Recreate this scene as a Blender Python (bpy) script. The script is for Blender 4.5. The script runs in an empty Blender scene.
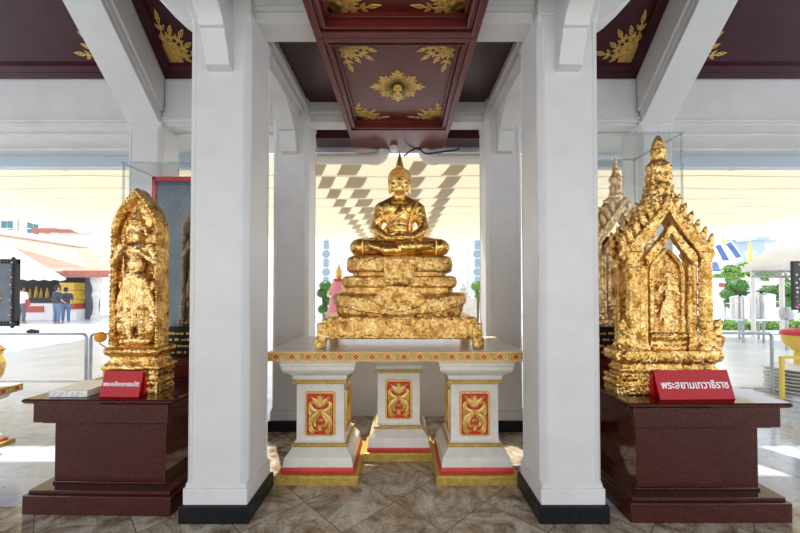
import bpy, math, random
from mathutils import Vector, Matrix, noise

S = bpy.context.scene
COL = S.collection
U = 1.19                 # metres per drawing unit (the lens is 1.3 units above the floor)
PI = math.pi
random.seed(4)
R = math.radians

# ------------------------------------------------------------------ camera
F = 356.0; PX, PY = 402.0, 281.8; PITCH = R(1.0); CX, CZ = 0.044, 1.3
cam = bpy.data.cameras.new('camera'); camo = bpy.data.objects.new('camera', cam); COL.objects.link(camo)
cam.sensor_width = 36; cam.lens = 36 * F / 800
cam.shift_x = -(PX - 400) / 800; cam.shift_y = (PY - 266.5) / 800
cam.clip_start = 0.05; cam.clip_end = 500
camo.location = (CX * U, 0, CZ * U); camo.rotation_euler = (PI / 2 + PITCH, 0, 0)
S.camera = camo

def at(px, py, D):
    u = (px - PX) / F; v = (PY - py) / F
    f = math.cos(PITCH) - v * math.sin(PITCH); z = math.sin(PITCH) + v * math.cos(PITCH)
    return Vector((CX + u * D / f, D, CZ + z * D / f))

# ------------------------------------------------------------------ mesh builder (drawing units)
class MB:
    def __init__(s): s.v = []; s.f = []; s.m = []
    def add(s, vs, fs, mi=0):
        b = len(s.v); s.v += [Vector(p) for p in vs]
        for f in fs: s.f.append([b + i for i in f]); s.m.append(mi)
        return s
    def box(s, x0, x1, y0, y1, z0, z1, mi=0):
        return s.add([(x0,y0,z0),(x1,y0,z0),(x1,y1,z0),(x0,y1,z0),(x0,y0,z1),(x1,y0,z1),(x1,y1,z1),(x0,y1,z1)],
                     [(3,2,1,0),(4,5,6,7),(0,1,5,4),(1,2,6,5),(2,3,7,6),(3,0,4,7)], mi)
    def hexa(s, p, mi=0):
        return s.add(p, [(3,2,1,0),(4,5,6,7),(0,1,5,4),(1,2,6,5),(2,3,7,6),(3,0,4,7)], mi)
    def prism(s, pts, a, b, axis='y', mi=0, mapf=None):
        n = len(pts)
        if mapf is None:
            mapf = {'y': lambda u, v, w: (u, w, v), 'x': lambda u, v, w: (w, u, v), 'z': lambda u, v, w: (u, v, w)}[axis]
        vs = [mapf(u, v, a) for u, v in pts] + [mapf(u, v, b) for u, v in pts]
        fs = [list(range(n)), list(range(2*n-1, n-1, -1))] + [(i, n+i, n+(i+1) % n, (i+1) % n) for i in range(n)]
        return s.add(vs, fs, mi)
    def loft(s, rings, mi=0, caps=True):
        n = len(rings[0]); vs = [p for r in rings for p in r]; fs = []
        for k in range(len(rings)-1):
            for i in range(n):
                j = (i+1) % n
                fs.append((k*n+i, k*n+j, (k+1)*n+j, (k+1)*n+i))
        if caps: fs += [list(range(n-1, -1, -1)), list(range((len(rings)-1)*n, len(rings)*n))]
        return s.add(vs, fs, mi)
    def lathe(s, prof, c=(0,0,0), n=24, mi=0, sx=1, sy=1):
        return s.loft([[(c[0]+r*sx*math.cos(2*PI*i/n), c[1]+r*sy*math.sin(2*PI*i/n), c[2]+z) for i in range(n)] for r, z in prof], mi)
    def sqlathe(s, prof, cx, cy, mi=0, dx=0, dy=0):
        # stack of rectangles: (half_x, z) with half_y = half_x + dy
        return s.loft([[(cx-(h+dx), cy-(h+dy), z), (cx+h+dx, cy-(h+dy), z), (cx+h+dx, cy+h+dy, z), (cx-(h+dx), cy+h+dy, z)] for h, z in prof], mi)
    def ball(s, c, r, n=14, mi=0):
        if not isinstance(r, (tuple, list)): r = (r, r, r)
        rings = []
        for k in range(1, n):
            a = PI*k/n
            rings.append([(c[0]+r[0]*math.sin(a)*math.cos(2*PI*i/n), c[1]+r[1]*math.sin(a)*math.sin(2*PI*i/n), c[2]-r[2]*math.cos(a)) for i in range(n)])
        b = len(s.v); s.loft(rings, mi, caps=False)
        s.add([(c[0], c[1], c[2]-r[2]), (c[0], c[1], c[2]+r[2])], [], mi)
        lo, hi = len(s.v)-2, len(s.v)-1; top = b+(n-2)*n
        for i in range(n):
            j = (i+1) % n
            s.f.append([lo, b+j, b+i]); s.m.append(mi); s.f.append([hi, top+i, top+j]); s.m.append(mi)
        return s
    def tube(s, path, r, n=8, mi=0):
        path = [Vector(p) for p in path]; rr = r if isinstance(r, (list, tuple)) else [r]*len(path)
        rings = []; up = None
        for i, p in enumerate(path):
            a = path[max(0, i-1)]; b = path[min(len(path)-1, i+1)]
            t = (b-a).normalized() if (b-a).length > 1e-9 else Vector((0,0,1))
            if up is None:
                up = Vector((0,0,1)) if abs(t.z) < .9 else Vector((1,0,0))
            e1 = (up - t*up.dot(t))
            if e1.length < 1e-5: e1 = t.orthogonal()
            e1.normalize(); up = e1; e2 = t.cross(e1)
            rings.append([p + (e1*math.cos(2*PI*k/n) + e2*math.sin(2*PI*k/n))*rr[i] for k in range(n)])
        return s.loft(rings, mi)
    def limb(s, a, b, r0, r1, n=12, mi=0):
        a = Vector(a); b = Vector(b); s.ball(a, r0, n, mi); s.ball(b, r1, n, mi)
        return s.tube([a, b], [r0, r1], n, mi)
    def xf(s, M):
        s.v = [M @ p for p in s.v]; return s
    def merge(s, o, M=None):
        b = len(s.v); s.v += [(M @ p) if M else p.copy() for p in o.v]
        s.f += [[b+i for i in f] for f in o.f]; s.m += list(o.m); return s

ORI = {}
def _mesh(name, mb, off):
    me = bpy.data.meshes.new(name)
    me.from_pydata([((p - off) * U)[:] for p in mb.v], [], mb.f)
    me.polygons.foreach_set('material_index', mb.m)
    return me
def _fix(me):
    import bmesh
    b = bmesh.new(); b.from_mesh(me); bmesh.ops.recalc_face_normals(b, faces=b.faces); b.to_mesh(me); b.free()
def empty(name, loc, rz=0):
    o = bpy.data.objects.new(name, None); COL.objects.link(o); o.empty_display_size = .1
    o.location = Vector(loc) * U; o.rotation_euler = (0, 0, rz); ORI[o.name] = Vector(loc); return o
def tag(o, label=None, cat=None, group=None, kind=None):
    if label: o['label'] = label
    if cat: o['category'] = cat
    if group: o['group'] = group
    if kind: o['kind'] = kind
    return o
def obj(name, mb, mats, parent=None, local=False, smooth=35, bevel=0, origin=None, fuse=0, relax=2, crumple=None, fix=True):
    """one mesh object; local=True when the builder's coordinates are already relative to the parent"""
    if parent is None:
        if origin is None:
            xs = [p.x for p in mb.v]; ys = [p.y for p in mb.v]; zs = [p.z for p in mb.v]
            origin = Vector(((min(xs)+max(xs))/2, (min(ys)+max(ys))/2, min(zs)))
        off = Vector(origin)
    else:
        off = Vector((0,0,0)) if local else ORI[parent.name]
    me = _mesh(name, mb, off)
    if fix: _fix(me)
    if fuse:
        t = bpy.data.objects.new('tmp', me); COL.objects.link(t)
        m = t.modifiers.new('r', 'REMESH'); m.mode = 'VOXEL'; m.voxel_size = fuse * U
        if relax:
            q = t.modifiers.new('s', 'SMOOTH'); q.factor = .5; q.iterations = relax
        dg = bpy.context.evaluated_depsgraph_get()
        nm = bpy.data.meshes.new_from_object(t.evaluated_get(dg))
        bpy.data.objects.remove(t); bpy.data.meshes.remove(me); me = nm; me.name = name
    if crumple:
        amp, sc = crumple
        nor = [v.normal.copy() for v in me.vertices]
        for v, n_ in zip(me.vertices, nor):
            p = v.co * sc / U
            v.co += n_ * (noise.noise(p) + .5 * noise.noise(p * 2.3)) * amp * U
    idx = None if fuse else list(mb.m)
    for m in (mats if isinstance(mats, (list, tuple)) else [mats]): me.materials.append(m)
    if idx and len(idx) == len(me.polygons): me.polygons.foreach_set('material_index', idx)
    if smooth:
        me.polygons.foreach_set('use_smooth', [True]*len(me.polygons))
        if smooth < 180: me.set_sharp_from_angle(angle=R(smooth))
    o = bpy.data.objects.new(name, me); COL.objects.link(o)
    if parent is None:
        o.location = off * U; ORI[o.name] = off
    else:
        o.parent = parent; ORI[o.name] = Vector((0,0,0)) if local else off
    if bevel:
        b = o.modifiers.new('bevel', 'BEVEL'); b.width = bevel*U; b.segments = 2; b.limit_method = 'ANGLE'; b.angle_limit = R(40)
    return o
def copy_tree(o, parent=None):
    c = o.copy(); COL.objects.link(c)
    if parent: c.parent = parent
    for ch in list(o.children): copy_tree(ch, c)
    return c
def struct(name, mb, mats, label=None, **k):
    o = obj(name, mb, mats, **k)
    if o.parent is None: tag(o, label, None, None, 'structure')
    return o

# ------------------------------------------------------------------ materials
def mat(name, col=(.8,.8,.8), rough=.5, metal=0, spec=.5, build=None):
    m = bpy.data.materials.new(name); m.use_nodes = True
    n = m.node_tree; b = n.nodes['Principled BSDF']
    b.inputs['Base Color'].default_value = (*col, 1); b.inputs['Roughness'].default_value = rough
    b.inputs['Metallic'].default_value = metal; b.inputs['Specular IOR Level'].default_value = spec
    if build: build(n, b)
    return m
def nd(n, t, **k):
    x = n.nodes.new(t)
    for a, v in k.items():
        if a in x.inputs: x.inputs[a].default_value = v
        else: setattr(x, a, v)
    return x
def coord(n, scale=(1,1,1), rot=(0,0,0)):
    c = nd(n, 'ShaderNodeTexCoord'); m = nd(n, 'ShaderNodeMapping')
    m.inputs['Scale'].default_value = scale; m.inputs['Rotation'].default_value = rot
    n.links.new(c.outputs['Object'], m.inputs['Vector']); return m.outputs['Vector']
def ramp(n, fac, stops):
    r = nd(n, 'ShaderNodeValToRGB'); e = r.color_ramp.elements
    while len(e) < len(stops): e.new(.5)
    for i, (p, c) in enumerate(stops): e[i].position = p; e[i].color = (*c, 1)
    n.links.new(fac, r.inputs['Fac']); return r.outputs['Color']
def noi(n, vec, scale, detail=4, rough=.6, dist=0):
    t = nd(n, 'ShaderNodeTexNoise', Scale=scale, Detail=detail, Roughness=rough, Distortion=dist)
    if vec is not None: n.links.new(vec, t.inputs['Vector'])
    return t.outputs['Fac']
def bump(n, b, h, strength=.3, dist=.01):
    u = nd(n, 'ShaderNodeBump', Strength=strength, Distance=dist); n.links.new(h, u.inputs['Height']); n.links.new(u.outputs['Normal'], b.inputs['Normal'])
def mottled(name, c0, c1, scale=8, rough=.5, metal=0, bmp=0, bscale=40, lo=.35, hi=.65, detail=5):
    def f(n, b):
        v = coord(n); n.links.new(ramp(n, noi(n, v, scale, detail), [(lo, c0), (hi, c1)]), b.inputs['Base Color'])
        if bmp: bump(n, b, noi(n, v, bscale, 3), bmp, .008)
    return mat(name, c0, rough, metal, build=f)

M = {}
M['white'] = mottled('white_paint', (.64,.63,.615), (.70,.69,.675), 3, .42, bmp=.06, bscale=60)
M['white2'] = mottled('white_beam_paint', (.61,.60,.58), (.67,.655,.635), 2.5, .5, bmp=.05)
M['lacquer'] = mottled('cream_lacquer', (.66,.61,.52), (.74,.70,.62), 9, .2, bmp=.05, bscale=25)
M['blackstone'] = mottled('black_granite', (.005,.005,.006), (.014,.014,.016), 60, .3); M['blackstone'].node_tree.nodes['Principled BSDF'].inputs['Specular IOR Level'].default_value = .22
M['marooncoffer'] = mottled('maroon_lacquer', (.10,.012,.010), (.15,.022,.018), 4, .28, bmp=.12, bscale=14)
M['maroon'] = mottled('dark_maroon_panel', (.034,.005,.009), (.052,.009,.013), 3, .3, bmp=.08, bscale=10)
for q_ in ('marooncoffer', 'maroon'): M[q_].node_tree.nodes['Principled BSDF'].inputs['Specular IOR Level'].default_value = .3
M['goldpaint'] = mottled('gold_paint', (.60,.36,.07), (.85,.58,.17), 60, .38, .45)
M['ochre'] = mottled('ochre_gold_band', (.42,.26,.045), (.60,.39,.09), 25, .38, .25)
M['red'] = mottled('red_paint', (.50,.018,.012), (.62,.03,.02), 14, .32)
M['signred'] = mat('red_acrylic', (.46,.004,.012), .2, spec=.25)
M['silver'] = mat('silver_letters', (.78,.76,.76), .3, .3)
M['steel'] = mottled('stainless_steel', (.55,.56,.57), (.68,.69,.70), 3, .22, 1)
M['galv'] = mottled('galvanised_tube', (.30,.31,.33), (.42,.43,.45), 5, .35, .8)
M['pvc'] = mat('cream_pvc', (.72,.68,.60), .35)
M['gutter'] = mat('pale_blue_metal', (.42,.50,.56), .4)
M['gutterwhite'] = mat('white_blue_metal', (.62,.68,.73), .4)
M['black'] = mat('black_plastic', (.012,.012,.013), .4)
M['slate'] = mottled('slate_glass', (.05,.07,.09), (.12,.15,.18), 2, .12)
M['darkwood'] = mottled('dark_red_wood', (.10,.012,.008), (.16,.022,.014), 5, .25)
M['redframe'] = mat('red_frame', (.60,.03,.03), .35)
M['orange'] = mottled('marigold', (.75,.25,.01), (.9,.42,.03), 60, .8)
M['yellow'] = mottled('yellow_paint', (.72,.50,.05), (.85,.62,.10), 8, .45)
M['bluepaint'] = mat('blue_tile', (.045,.10,.27), .5)

def gold(name, c_hi, c_mid, c_lo, rough=.3, metal=.95, flake=70, tilt=.5, bmp=.35, dark=.34):
    # overlapping squares of leaf: every flake has its own tilt, worn spots show the dark ground
    def f(n, b):
        v = coord(n)
        wv = nd(n, 'ShaderNodeTexNoise', Scale=flake*.5, Detail=3); n.links.new(v, wv.inputs['Vector'])
        ws = nd(n, 'ShaderNodeVectorMath', operation='MULTIPLY_ADD'); n.links.new(wv.outputs['Color'], ws.inputs[0]); ws.inputs[1].default_value = (.012,)*3; n.links.new(v, ws.inputs[2])
        vo = nd(n, 'ShaderNodeTexVoronoi', Scale=flake); n.links.new(ws.outputs[0], vo.inputs['Vector'])
        a = noi(n, v, 11, 7, .72, .6)
        c = ramp(n, a, [(dark-.05, c_lo), (dark+.10, c_mid), (.66, c_hi)])
        s = noi(n, v, 95, 2, .6)
        k = nd(n, 'ShaderNodeMapRange'); k.inputs['From Min'].default_value = .66; k.inputs['From Max'].default_value = .70; n.links.new(s, k.inputs['Value'])
        mx = nd(n, 'ShaderNodeMix', data_type='RGBA'); n.links.new(k.outputs[0], mx.inputs[0]); n.links.new(c, mx.inputs[6]); mx.inputs[7].default_value = (.06,.03,.01,1)
        n.links.new(mx.outputs[2], b.inputs['Base Color'])
        u = nd(n, 'ShaderNodeBump', Strength=bmp, Distance=.008); n.links.new(noi(n, v, 45, 5, .7, .8), u.inputs['Height'])
        sb = nd(n, 'ShaderNodeVectorMath', operation='SUBTRACT'); n.links.new(vo.outputs['Color'], sb.inputs[0]); sb.inputs[1].default_value = (.5,.5,.5)
        ma = nd(n, 'ShaderNodeVectorMath', operation='MULTIPLY_ADD'); n.links.new(sb.outputs[0], ma.inputs[0]); ma.inputs[1].default_value = (tilt,)*3; n.links.new(u.outputs['Normal'], ma.inputs[2])
        nn = nd(n, 'ShaderNodeVectorMath', operation='NORMALIZE'); n.links.new(ma.outputs[0], nn.inputs[0]); n.links.new(nn.outputs[0], b.inputs['Normal'])
    return mat(name, c_mid, rough, metal, build=f)
M['gold'] = gold('gold_leaf', (1.0,.70,.29), (.72,.41,.105), (.24,.10,.02), .27, .94, 78, .55, .6, .38)
M['goldsmooth'] = gold('gold_leaf_smooth', (1.0,.69,.26), (.80,.47,.12), (.34,.16,.03), .27, .95, 60, .20, .28, .36)
M['goldthrone'] = gold('matt_gold_leaf', (.98,.68,.28), (.74,.42,.115), (.24,.10,.02), .30, .93, 92, .55, .8, .39)
M['goldrelief'] = gold('bright_gold_leaf', (1.0,.74,.36), (.78,.48,.16), (.32,.14,.03), .27, .93, 85, .42, .5, .36)
M['goldpale'] = gold('pale_gold_leaf', (.92,.66,.36), (.74,.46,.20), (.40,.2,.08), .36, .85, 60, .6, .4)
M['goldshaded'] = gold('shaded_gold', (.42,.28,.13), (.27,.17,.075), (.10,.06,.03), .4, .8, 60, .4, .4)  # gold leaf as seen unlit: the shade is put into the brown colour

def _granite(n, b):
    v = coord(n)
    c = ramp(n, noi(n, v, 90, 3, .8), [(.35, (.018,.003,.002)), (.52, (.060,.010,.006)), (.68, (.11,.022,.013))])
    s = nd(n, 'ShaderNodeTexVoronoi', Scale=55); n.links.new(v, s.inputs['Vector'])
    k = nd(n, 'ShaderNodeMapRange'); k.inputs['From Min'].default_value = .02; k.inputs['From Max'].default_value = .10
    k.inputs['To Min'].default_value = .35; k.inputs['To Max'].default_value = 0; n.links.new(s.outputs['Distance'], k.inputs['Value'])
    mx = nd(n, 'ShaderNodeMix', data_type='RGBA'); n.links.new(k.outputs[0], mx.inputs[0]); n.links.new(c, mx.inputs[6]); mx.inputs[7].default_value = (.25,.10,.07,1)
    n.links.new(mx.outputs[2], b.inputs['Base Color'])
M['granite'] = mat('red_granite', (.13,.02,.015), .06, spec=.38, build=_granite)

def _marble(n, b):
    v = coord(n, rot=(0,0,R(45)))
    br = nd(n, 'ShaderNodeTexBrick', offset=0.0, squash=1.0)
    br.inputs['Scale'].default_value = 1; br.inputs['Brick Width'].default_value = .46; br.inputs['Row Height'].default_value = .46
    br.inputs['Mortar Size'].default_value = .0035; br.inputs['Bias'].default_value = 0
    br.inputs['Color1'].default_value = (.0,.0,.0,1); br.inputs['Color2'].default_value = (1,1,1,1); br.inputs['Mortar'].default_value = (.5,.5,.5,1)
    n.links.new(v, br.inputs['Vector'])
    # every tile turns and shifts its own veining
    off = nd(n, 'ShaderNodeVectorMath', operation='MULTIPLY_ADD'); n.links.new(br.outputs['Color'], off.inputs[0]); off.inputs[1].default_value = (3.7, 2.1, 5.3); n.links.new(v, off.inputs[2])
    a = noi(n, off.outputs[0], 3.2, 9, .68, 1.8)
    c = ramp(n, a, [(.30, (.09,.06,.035)), (.42, (.26,.195,.125)), (.52, (.44,.365,.265)), (.62, (.58,.52,.42)), (.75, (.26,.20,.13))])
    w = noi(n, off.outputs[0], 5.5, 6, .6, 3.0)
    k = ramp(n, w, [(.475, (1,1,1)), (.497, (.36,.31,.26)), (.52, (1,1,1))])
    mu = nd(n, 'ShaderNodeMix', data_type='RGBA', blend_type='MULTIPLY'); mu.inputs[0].default_value = .8; n.links.new(c, mu.inputs[6]); n.links.new(k, mu.inputs[7])
    mo = nd(n, 'ShaderNodeMix', data_type='RGBA'); n.links.new(br.outputs['Fac'], mo.inputs[0]); n.links.new(mu.outputs[2], mo.inputs[6]); mo.inputs[7].default_value = (.13,.105,.08,1)
    n.links.new(mo.outputs[2], b.inputs['Base Color'])
M['marble'] = mat('brown_marble_tiles', (.4,.35,.28), .13, build=_marble)

def _pave(n, b):
    v = coord(n)
    br = nd(n, 'ShaderNodeTexBrick', offset=.5); br.inputs['Scale'].default_value = 1; br.inputs['Brick Width'].default_value = .9; br.inputs['Row Height'].default_value = .9
    br.inputs['Mortar Size'].default_value = .008
    br.inputs['Color1'].default_value = (.66,.70,.74,1); br.inputs['Color2'].default_value = (.72,.75,.78,1); br.inputs['Mortar'].default_value = (.52,.55,.58,1)
    n.links.new(v, br.inputs['Vector'])
    k = ramp(n, noi(n, v, 1.3, 6), [(.35, (.85,.85,.86)), (.65, (1,1,1))])
    mu = nd(n, 'ShaderNodeMix', data_type='RGBA', blend_type='MULTIPLY'); mu.inputs[0].default_value = 1; n.links.new(br.outputs['Color'], mu.inputs[6]); n.links.new(k, mu.inputs[7])
    n.links.new(mu.outputs[2], b.inputs['Base Color'])
M['pave'] = mat('pale_paving', (.5,.5,.5), .25, build=_pave)

def fabric(name, col, trans=.5):
    m = bpy.data.materials.new(name); m.use_nodes = True; n = m.node_tree
    out = n.nodes['Material Output']; n.nodes.remove(n.nodes['Principled BSDF'])
    d = nd(n, 'ShaderNodeBsdfDiffuse'); t = nd(n, 'ShaderNodeBsdfTranslucent'); x = nd(n, 'ShaderNodeMixShader')
    v = coord(n); c = ramp(n, noi(n, v, 1.2, 4), [(.3, tuple(k*.92 for k in col)), (.7, col)])
    n.links.new(c, d.inputs['Color']); n.links.new(c, t.inputs['Color']); x.inputs[0].default_value = trans
    n.links.new(d.outputs[0], x.inputs[1]); n.links.new(t.outputs[0], x.inputs[2]); n.links.new(x.outputs[0], out.inputs['Surface']); return m
M['canopy'] = fabric('cream_canopy_cloth', (.76,.65,.46), .28)
M['canopyshadow'] = fabric('tan_canopy_shadow', (.71,.61,.45), .33)  # canopy cloth with the sun shadow put into its colour
M['tent'] = fabric('white_tent_cloth', (.88,.89,.90), .25)
def glassy(name, tint=(.97,.98,.98), refl=.10, haze=.008):
    m = bpy.data.materials.new(name); m.use_nodes = True; n = m.node_tree
    out = n.nodes['Material Output']; n.nodes.remove(n.nodes['Principled BSDF'])
    t = nd(n, 'ShaderNodeBsdfTransparent'); t.inputs[0].default_value = (*tint, 1)
    g = nd(n, 'ShaderNodeBsdfGlossy'); g.inputs['Roughness'].default_value = .02
    d = nd(n, 'ShaderNodeBsdfDiffuse'); d.inputs[0].default_value = (.9,.9,.92,1)
    lw = nd(n, 'ShaderNodeLayerWeight', Blend=.5); pw = nd(n, 'ShaderNodeMath', operation='POWER'); n.links.new(lw.outputs['Facing'], pw.inputs[0]); pw.inputs[1].default_value = 4
    fr = nd(n, 'ShaderNodeMath', operation='MULTIPLY_ADD'); n.links.new(pw.outputs[0], fr.inputs[0]); fr.inputs[1].default_value = .35; fr.inputs[2].default_value = .015
    x = nd(n, 'ShaderNodeMixShader'); y = nd(n, 'ShaderNodeMixShader')
    n.links.new(fr.outputs[0], x.inputs[0]); n.links.new(t.outputs[0], x.inputs[1]); n.links.new(g.outputs[0], x.inputs[2])
    y.inputs[0].default_value = haze; n.links.new(x.outputs[0], y.inputs[1]); n.links.new(d.outputs[0], y.inputs[2])
    n.links.new(y.outputs[0], out.inputs['Surface']); return m
M['acrylic'] = glassy('clear_acrylic')
M['acryledge'] = glassy('acrylic_edge', (.80,.84,.85), .3, .16)

# ------------------------------------------------------------------ setting: floor and ground
GZ = -.02
def _palemarble(n, b):
    v = coord(n); br = nd(n, 'ShaderNodeTexBrick', offset=.0); br.inputs['Scale'].default_value = 1; br.inputs['Brick Width'].default_value = .75; br.inputs['Row Height'].default_value = .75; br.inputs['Mortar Size'].default_value = .004
    br.inputs['Color1'].default_value = (.50,.55,.62,1); br.inputs['Color2'].default_value = (.56,.60,.66,1); br.inputs['Mortar'].default_value = (.34,.37,.42,1)
    n.links.new(v, br.inputs['Vector']); k = ramp(n, noi(n, v, 3.5, 8, .65, 2.0), [(.40, (.74,.74,.76)), (.50, (1,1,1)), (.60, (.88,.88,.90))])
    mu = nd(n, 'ShaderNodeMix', data_type='RGBA', blend_type='MULTIPLY'); mu.inputs[0].default_value = 1; n.links.new(br.outputs['Color'], mu.inputs[6]); n.links.new(k, mu.inputs[7]); n.links.new(mu.outputs[2], b.inputs['Base Color'])
M['palemarble'] = mat('pale_blue_marble', (.6,.6,.65), .12, build=_palemarble)
struct('floor', MB().box(-4.6,4.6,-3.0,2.14,-.12,0).box(-1.27,1.27,2.14,4.25,-.12,0), M['marble'], 'polished brown marble floor tiles laid diagonally under the pavilion', origin=(0,0,0))
struct('floor', MB().box(-4.6,-1.27,2.14,4.25,-.12,0), M['palemarble'], 'pale blue marble floor of the left side bay', origin=(-2.9,3.1,0))
struct('floor', MB().box(1.27,4.6,2.14,4.25,-.12,0), M['palemarble'], 'pale blue marble floor of the right side bay', origin=(2.9,3.1,0))
struct('ground', MB().box(-60,60,-30,90,-.4,GZ), M['pave'], 'pale paved courtyard around the pavilion', origin=(0,0,0))

# ------------------------------------------------------------------ four pillars
def ring_ch(x0,x1,y0,y1,z,c):
    return [(x0+c,y0,z),(x1-c,y0,z),(x1,y0+c,z),(x1,y1-c,z),(x1-c,y1,z),(x0+c,y1,z),(x0,y1-c,z),(x0,y0+c,z)]
def pillar(x0, x1, y0, y1, zt, label, ztop=None):
    cx, cy = (x0+x1)/2, (y0+y1)/2
    r = empty('pillar', (cx, cy, 0)); tag(r, label, None, None, 'structure')
    obj('plinth_block', MB().box(x0,x1,y0,y1,0,.095), M['blackstone'], r, bevel=.004)
    e = .016
    b = MB().box(x0+e,x1-e,y0+e,y1-e,.095,.185)
    obj('base_block', b, M['white'], r, bevel=.004)
    e2 = .025; c = .024; m = MB()
    X0,X1,Y0,Y1 = x0+e2,x1-e2,y0+e2,y1-e2
    # chamfered shaft; the chamfer carries a fine bead
    m.loft([ring_ch(X0,X1,Y0,Y1,.185,.004), ring_ch(X0,X1,Y0,Y1,.20,.004), ring_ch(X0,X1,Y0,Y1,.215,c), ring_ch(X0,X1,Y0,Y1,zt-.03,c), ring_ch(X0,X1,Y0,Y1,zt,.004)])
    obj('shaft', m, M['white'], r, smooth=20)
    bd = MB()
    for sx, xx in ((1, X0), (-1, X1)):
        for sy, yy in ((1, Y0), (-1, Y1)):
            for (dx, dy) in ((c+.010, 0), (0, c+.010)):
                px_, py_ = xx+sx*dx, yy+sy*dy
                bd.tube([(px_,py_,.215),(px_,py_,zt-.05)], .0045, 6)
    obj('edge_bead', bd, M['white'], r)
    if ztop:
        obj('head_block', MB().box(x0+.02,x1-.02,y0+.02,y1-.02,zt,ztop), M['white2'], r, bevel=.006)
    return r
PI0, PO0 = .80, 1.19
pillar(-PO0,-PI0,1.98,2.36,2.86,'white square pillar with black stone base, front left of the altar table',3.4)
pillar(PI0,PO0,1.98,2.36,2.86,'white square pillar with black stone base, front right of the altar table',3.4)
pillar(-PO0+.02,-PI0+.0,3.236,3.606,2.86,'white square pillar with black base behind the left end of the altar table',3.1)
pillar(PI0,PO0-.02,3.236,3.606,2.86,'white square pillar with black base behind the right end of the altar table',3.1)
pillar(-2.61,-2.24,3.36,3.72,2.86,'white pillar under the sloping left rafter, behind the tall left stele',2.9)
pillar(2.30,2.67,3.36,3.72,2.86,'white pillar under the sloping right rafter, behind the right display case',2.9)

# corbels: scrolled brackets. profile in (projection, z)
CORB = [(0,2.53),(.045,2.545),(.052,2.57),(.060,2.60),(.075,2.64),(.095,2.672),(.095,2.71)]
def corbel_y(cx, yf, w, sgn, name='trim_1', label=None, extra=True):
    """bracket on a face at y=yf, projecting towards sgn*y, with an arched beam above"""
    pr = list(CORB)
    if extra:
        pr += [(.115,2.715)] + [(.115+.5*(1-math.cos(a)), 2.715+.17*math.sin(a)) for a in [R(12*k) for k in range(1,8)]] + [(1.15,2.90),(1.15,3.35)]
        pr += [(0,3.35)]
    else:
        pr += [(.12,2.715),(.20,2.80),(.34,2.875),(.34,3.0),(0,3.0)]
    return MB().prism([(yf+sgn*p, z) for p, z in pr], cx-w/2, cx+w/2, 'x')
def corbel_x(xf, cy, w, sgn):
    pr = [(0,2.86),(.03,2.875),(.09,2.905),(.16,2.955),(.24,3.03),(.34,3.14),(.34,3.4),(0,3.4)]
    return MB().prism([(xf+sgn*p, z) for p, z in pr], cy-w/2, cy+w/2, 'y')
nt = [0]
def trim(mb, mt, label, **k):
    nt[0] += 1
    return struct('trim_%d' % nt[0], mb, mt, label, **k)
for s, w in ((-1,'left'),(1,'right')):
    trim(corbel_y(s*.985, 2.005, .135, -1), M['white2'], 'white scrolled bracket and beam on the front of the front %s pillar' % w, bevel=.003)
    trim(corbel_x(s*1.165, 2.17, .15, s), M['white2'], 'white curved bracket springing outward from the front %s pillar' % w, bevel=.003)
    trim(corbel_y(s*.985, 3.261, .14, -1, extra=False), M['white2'], 'white bracket on the front of the back %s pillar' % w, bevel=.003)
    # beam along the depth between front and back pillars, with stepped mouldings
    b = MB().box(s*.985-.085, s*.985+.085, 2.32, 3.30, 2.867, 3.03)
    b.box(s*.985-.12, s*.985+.12, 2.32, 3.30, 2.93, 3.03)
    b.box(s*.985-.15, s*.985+.15, 2.32, 3.30, 2.985, 3.045)
    trim(b, M['white2'], 'stepped white beam running back from the front %s pillar' % w, bevel=.004)
    b = MB().box(s*1.0-.05, s*1.0+.05, 1.2, 3.9, 3.05, 5.4)
    struct('wall_%s' % w, b, M['white2'], 'white gable wall above the %s beam' % w)

# lintels across
def lintel(x0, x1, y0, y1, zb, zt, m=None):
    b = m or MB()
    b.box(x0,x1,y0,y1,zb,zt)
    b.box(x0,x1,y0-.018,y1+.018,zb+.062,zb+.085)
    b.box(x0,x1,y0-.030,y1+.030,zb+.085,zt)
    return b
trim(lintel(-.84,-.49,2.08,2.24,2.867,3.045), M['white2'], 'white lintel from the front left pillar to the coffer')
trim(lintel(.51,.84,2.08,2.24,2.867,3.045), M['white2'], 'white lintel from the front right pillar to the coffer')
trim(lintel(-.82,-.49,3.34,3.50,2.867,3.045), M['white2'], 'white lintel from the back left pillar to the coffer')
trim(lintel(.51,.82,3.34,3.50,2.867,3.045), M['white2'], 'white lintel from the back right pillar to the coffer')
for s, w in ((-1,'left'),(1,'right')):
    x0, x1 = sorted((s*1.12, s*7.5))
    b = MB().box(x0,x1,3.42,3.58,2.867,3.37)
    b.box(x0,x1,3.40,3.60,2.895,2.925)
    b.box(x0,x1,3.385,3.60,2.925,2.94)
    trim(b, M['white2'], 'tall white lintel over the %s back opening' % w, bevel=.003)
    # eaves soffit beyond it
    b = MB().box(x0,x1,3.58,4.06,2.845,2.93)
    x2, x3 = sorted((s*2.7, s*7.5))
    b.box(x2,x3,3.90,4.06,2.818,2.86)
    trim(b, M['white2'], 'white eaves soffit beyond the %s lintel' % w, bevel=.003)
trim(MB().box(-1.25,1.25,3.61,4.0,2.828,2.95), M['maroon'], 'dark maroon eaves soffit behind the coffer')

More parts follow.
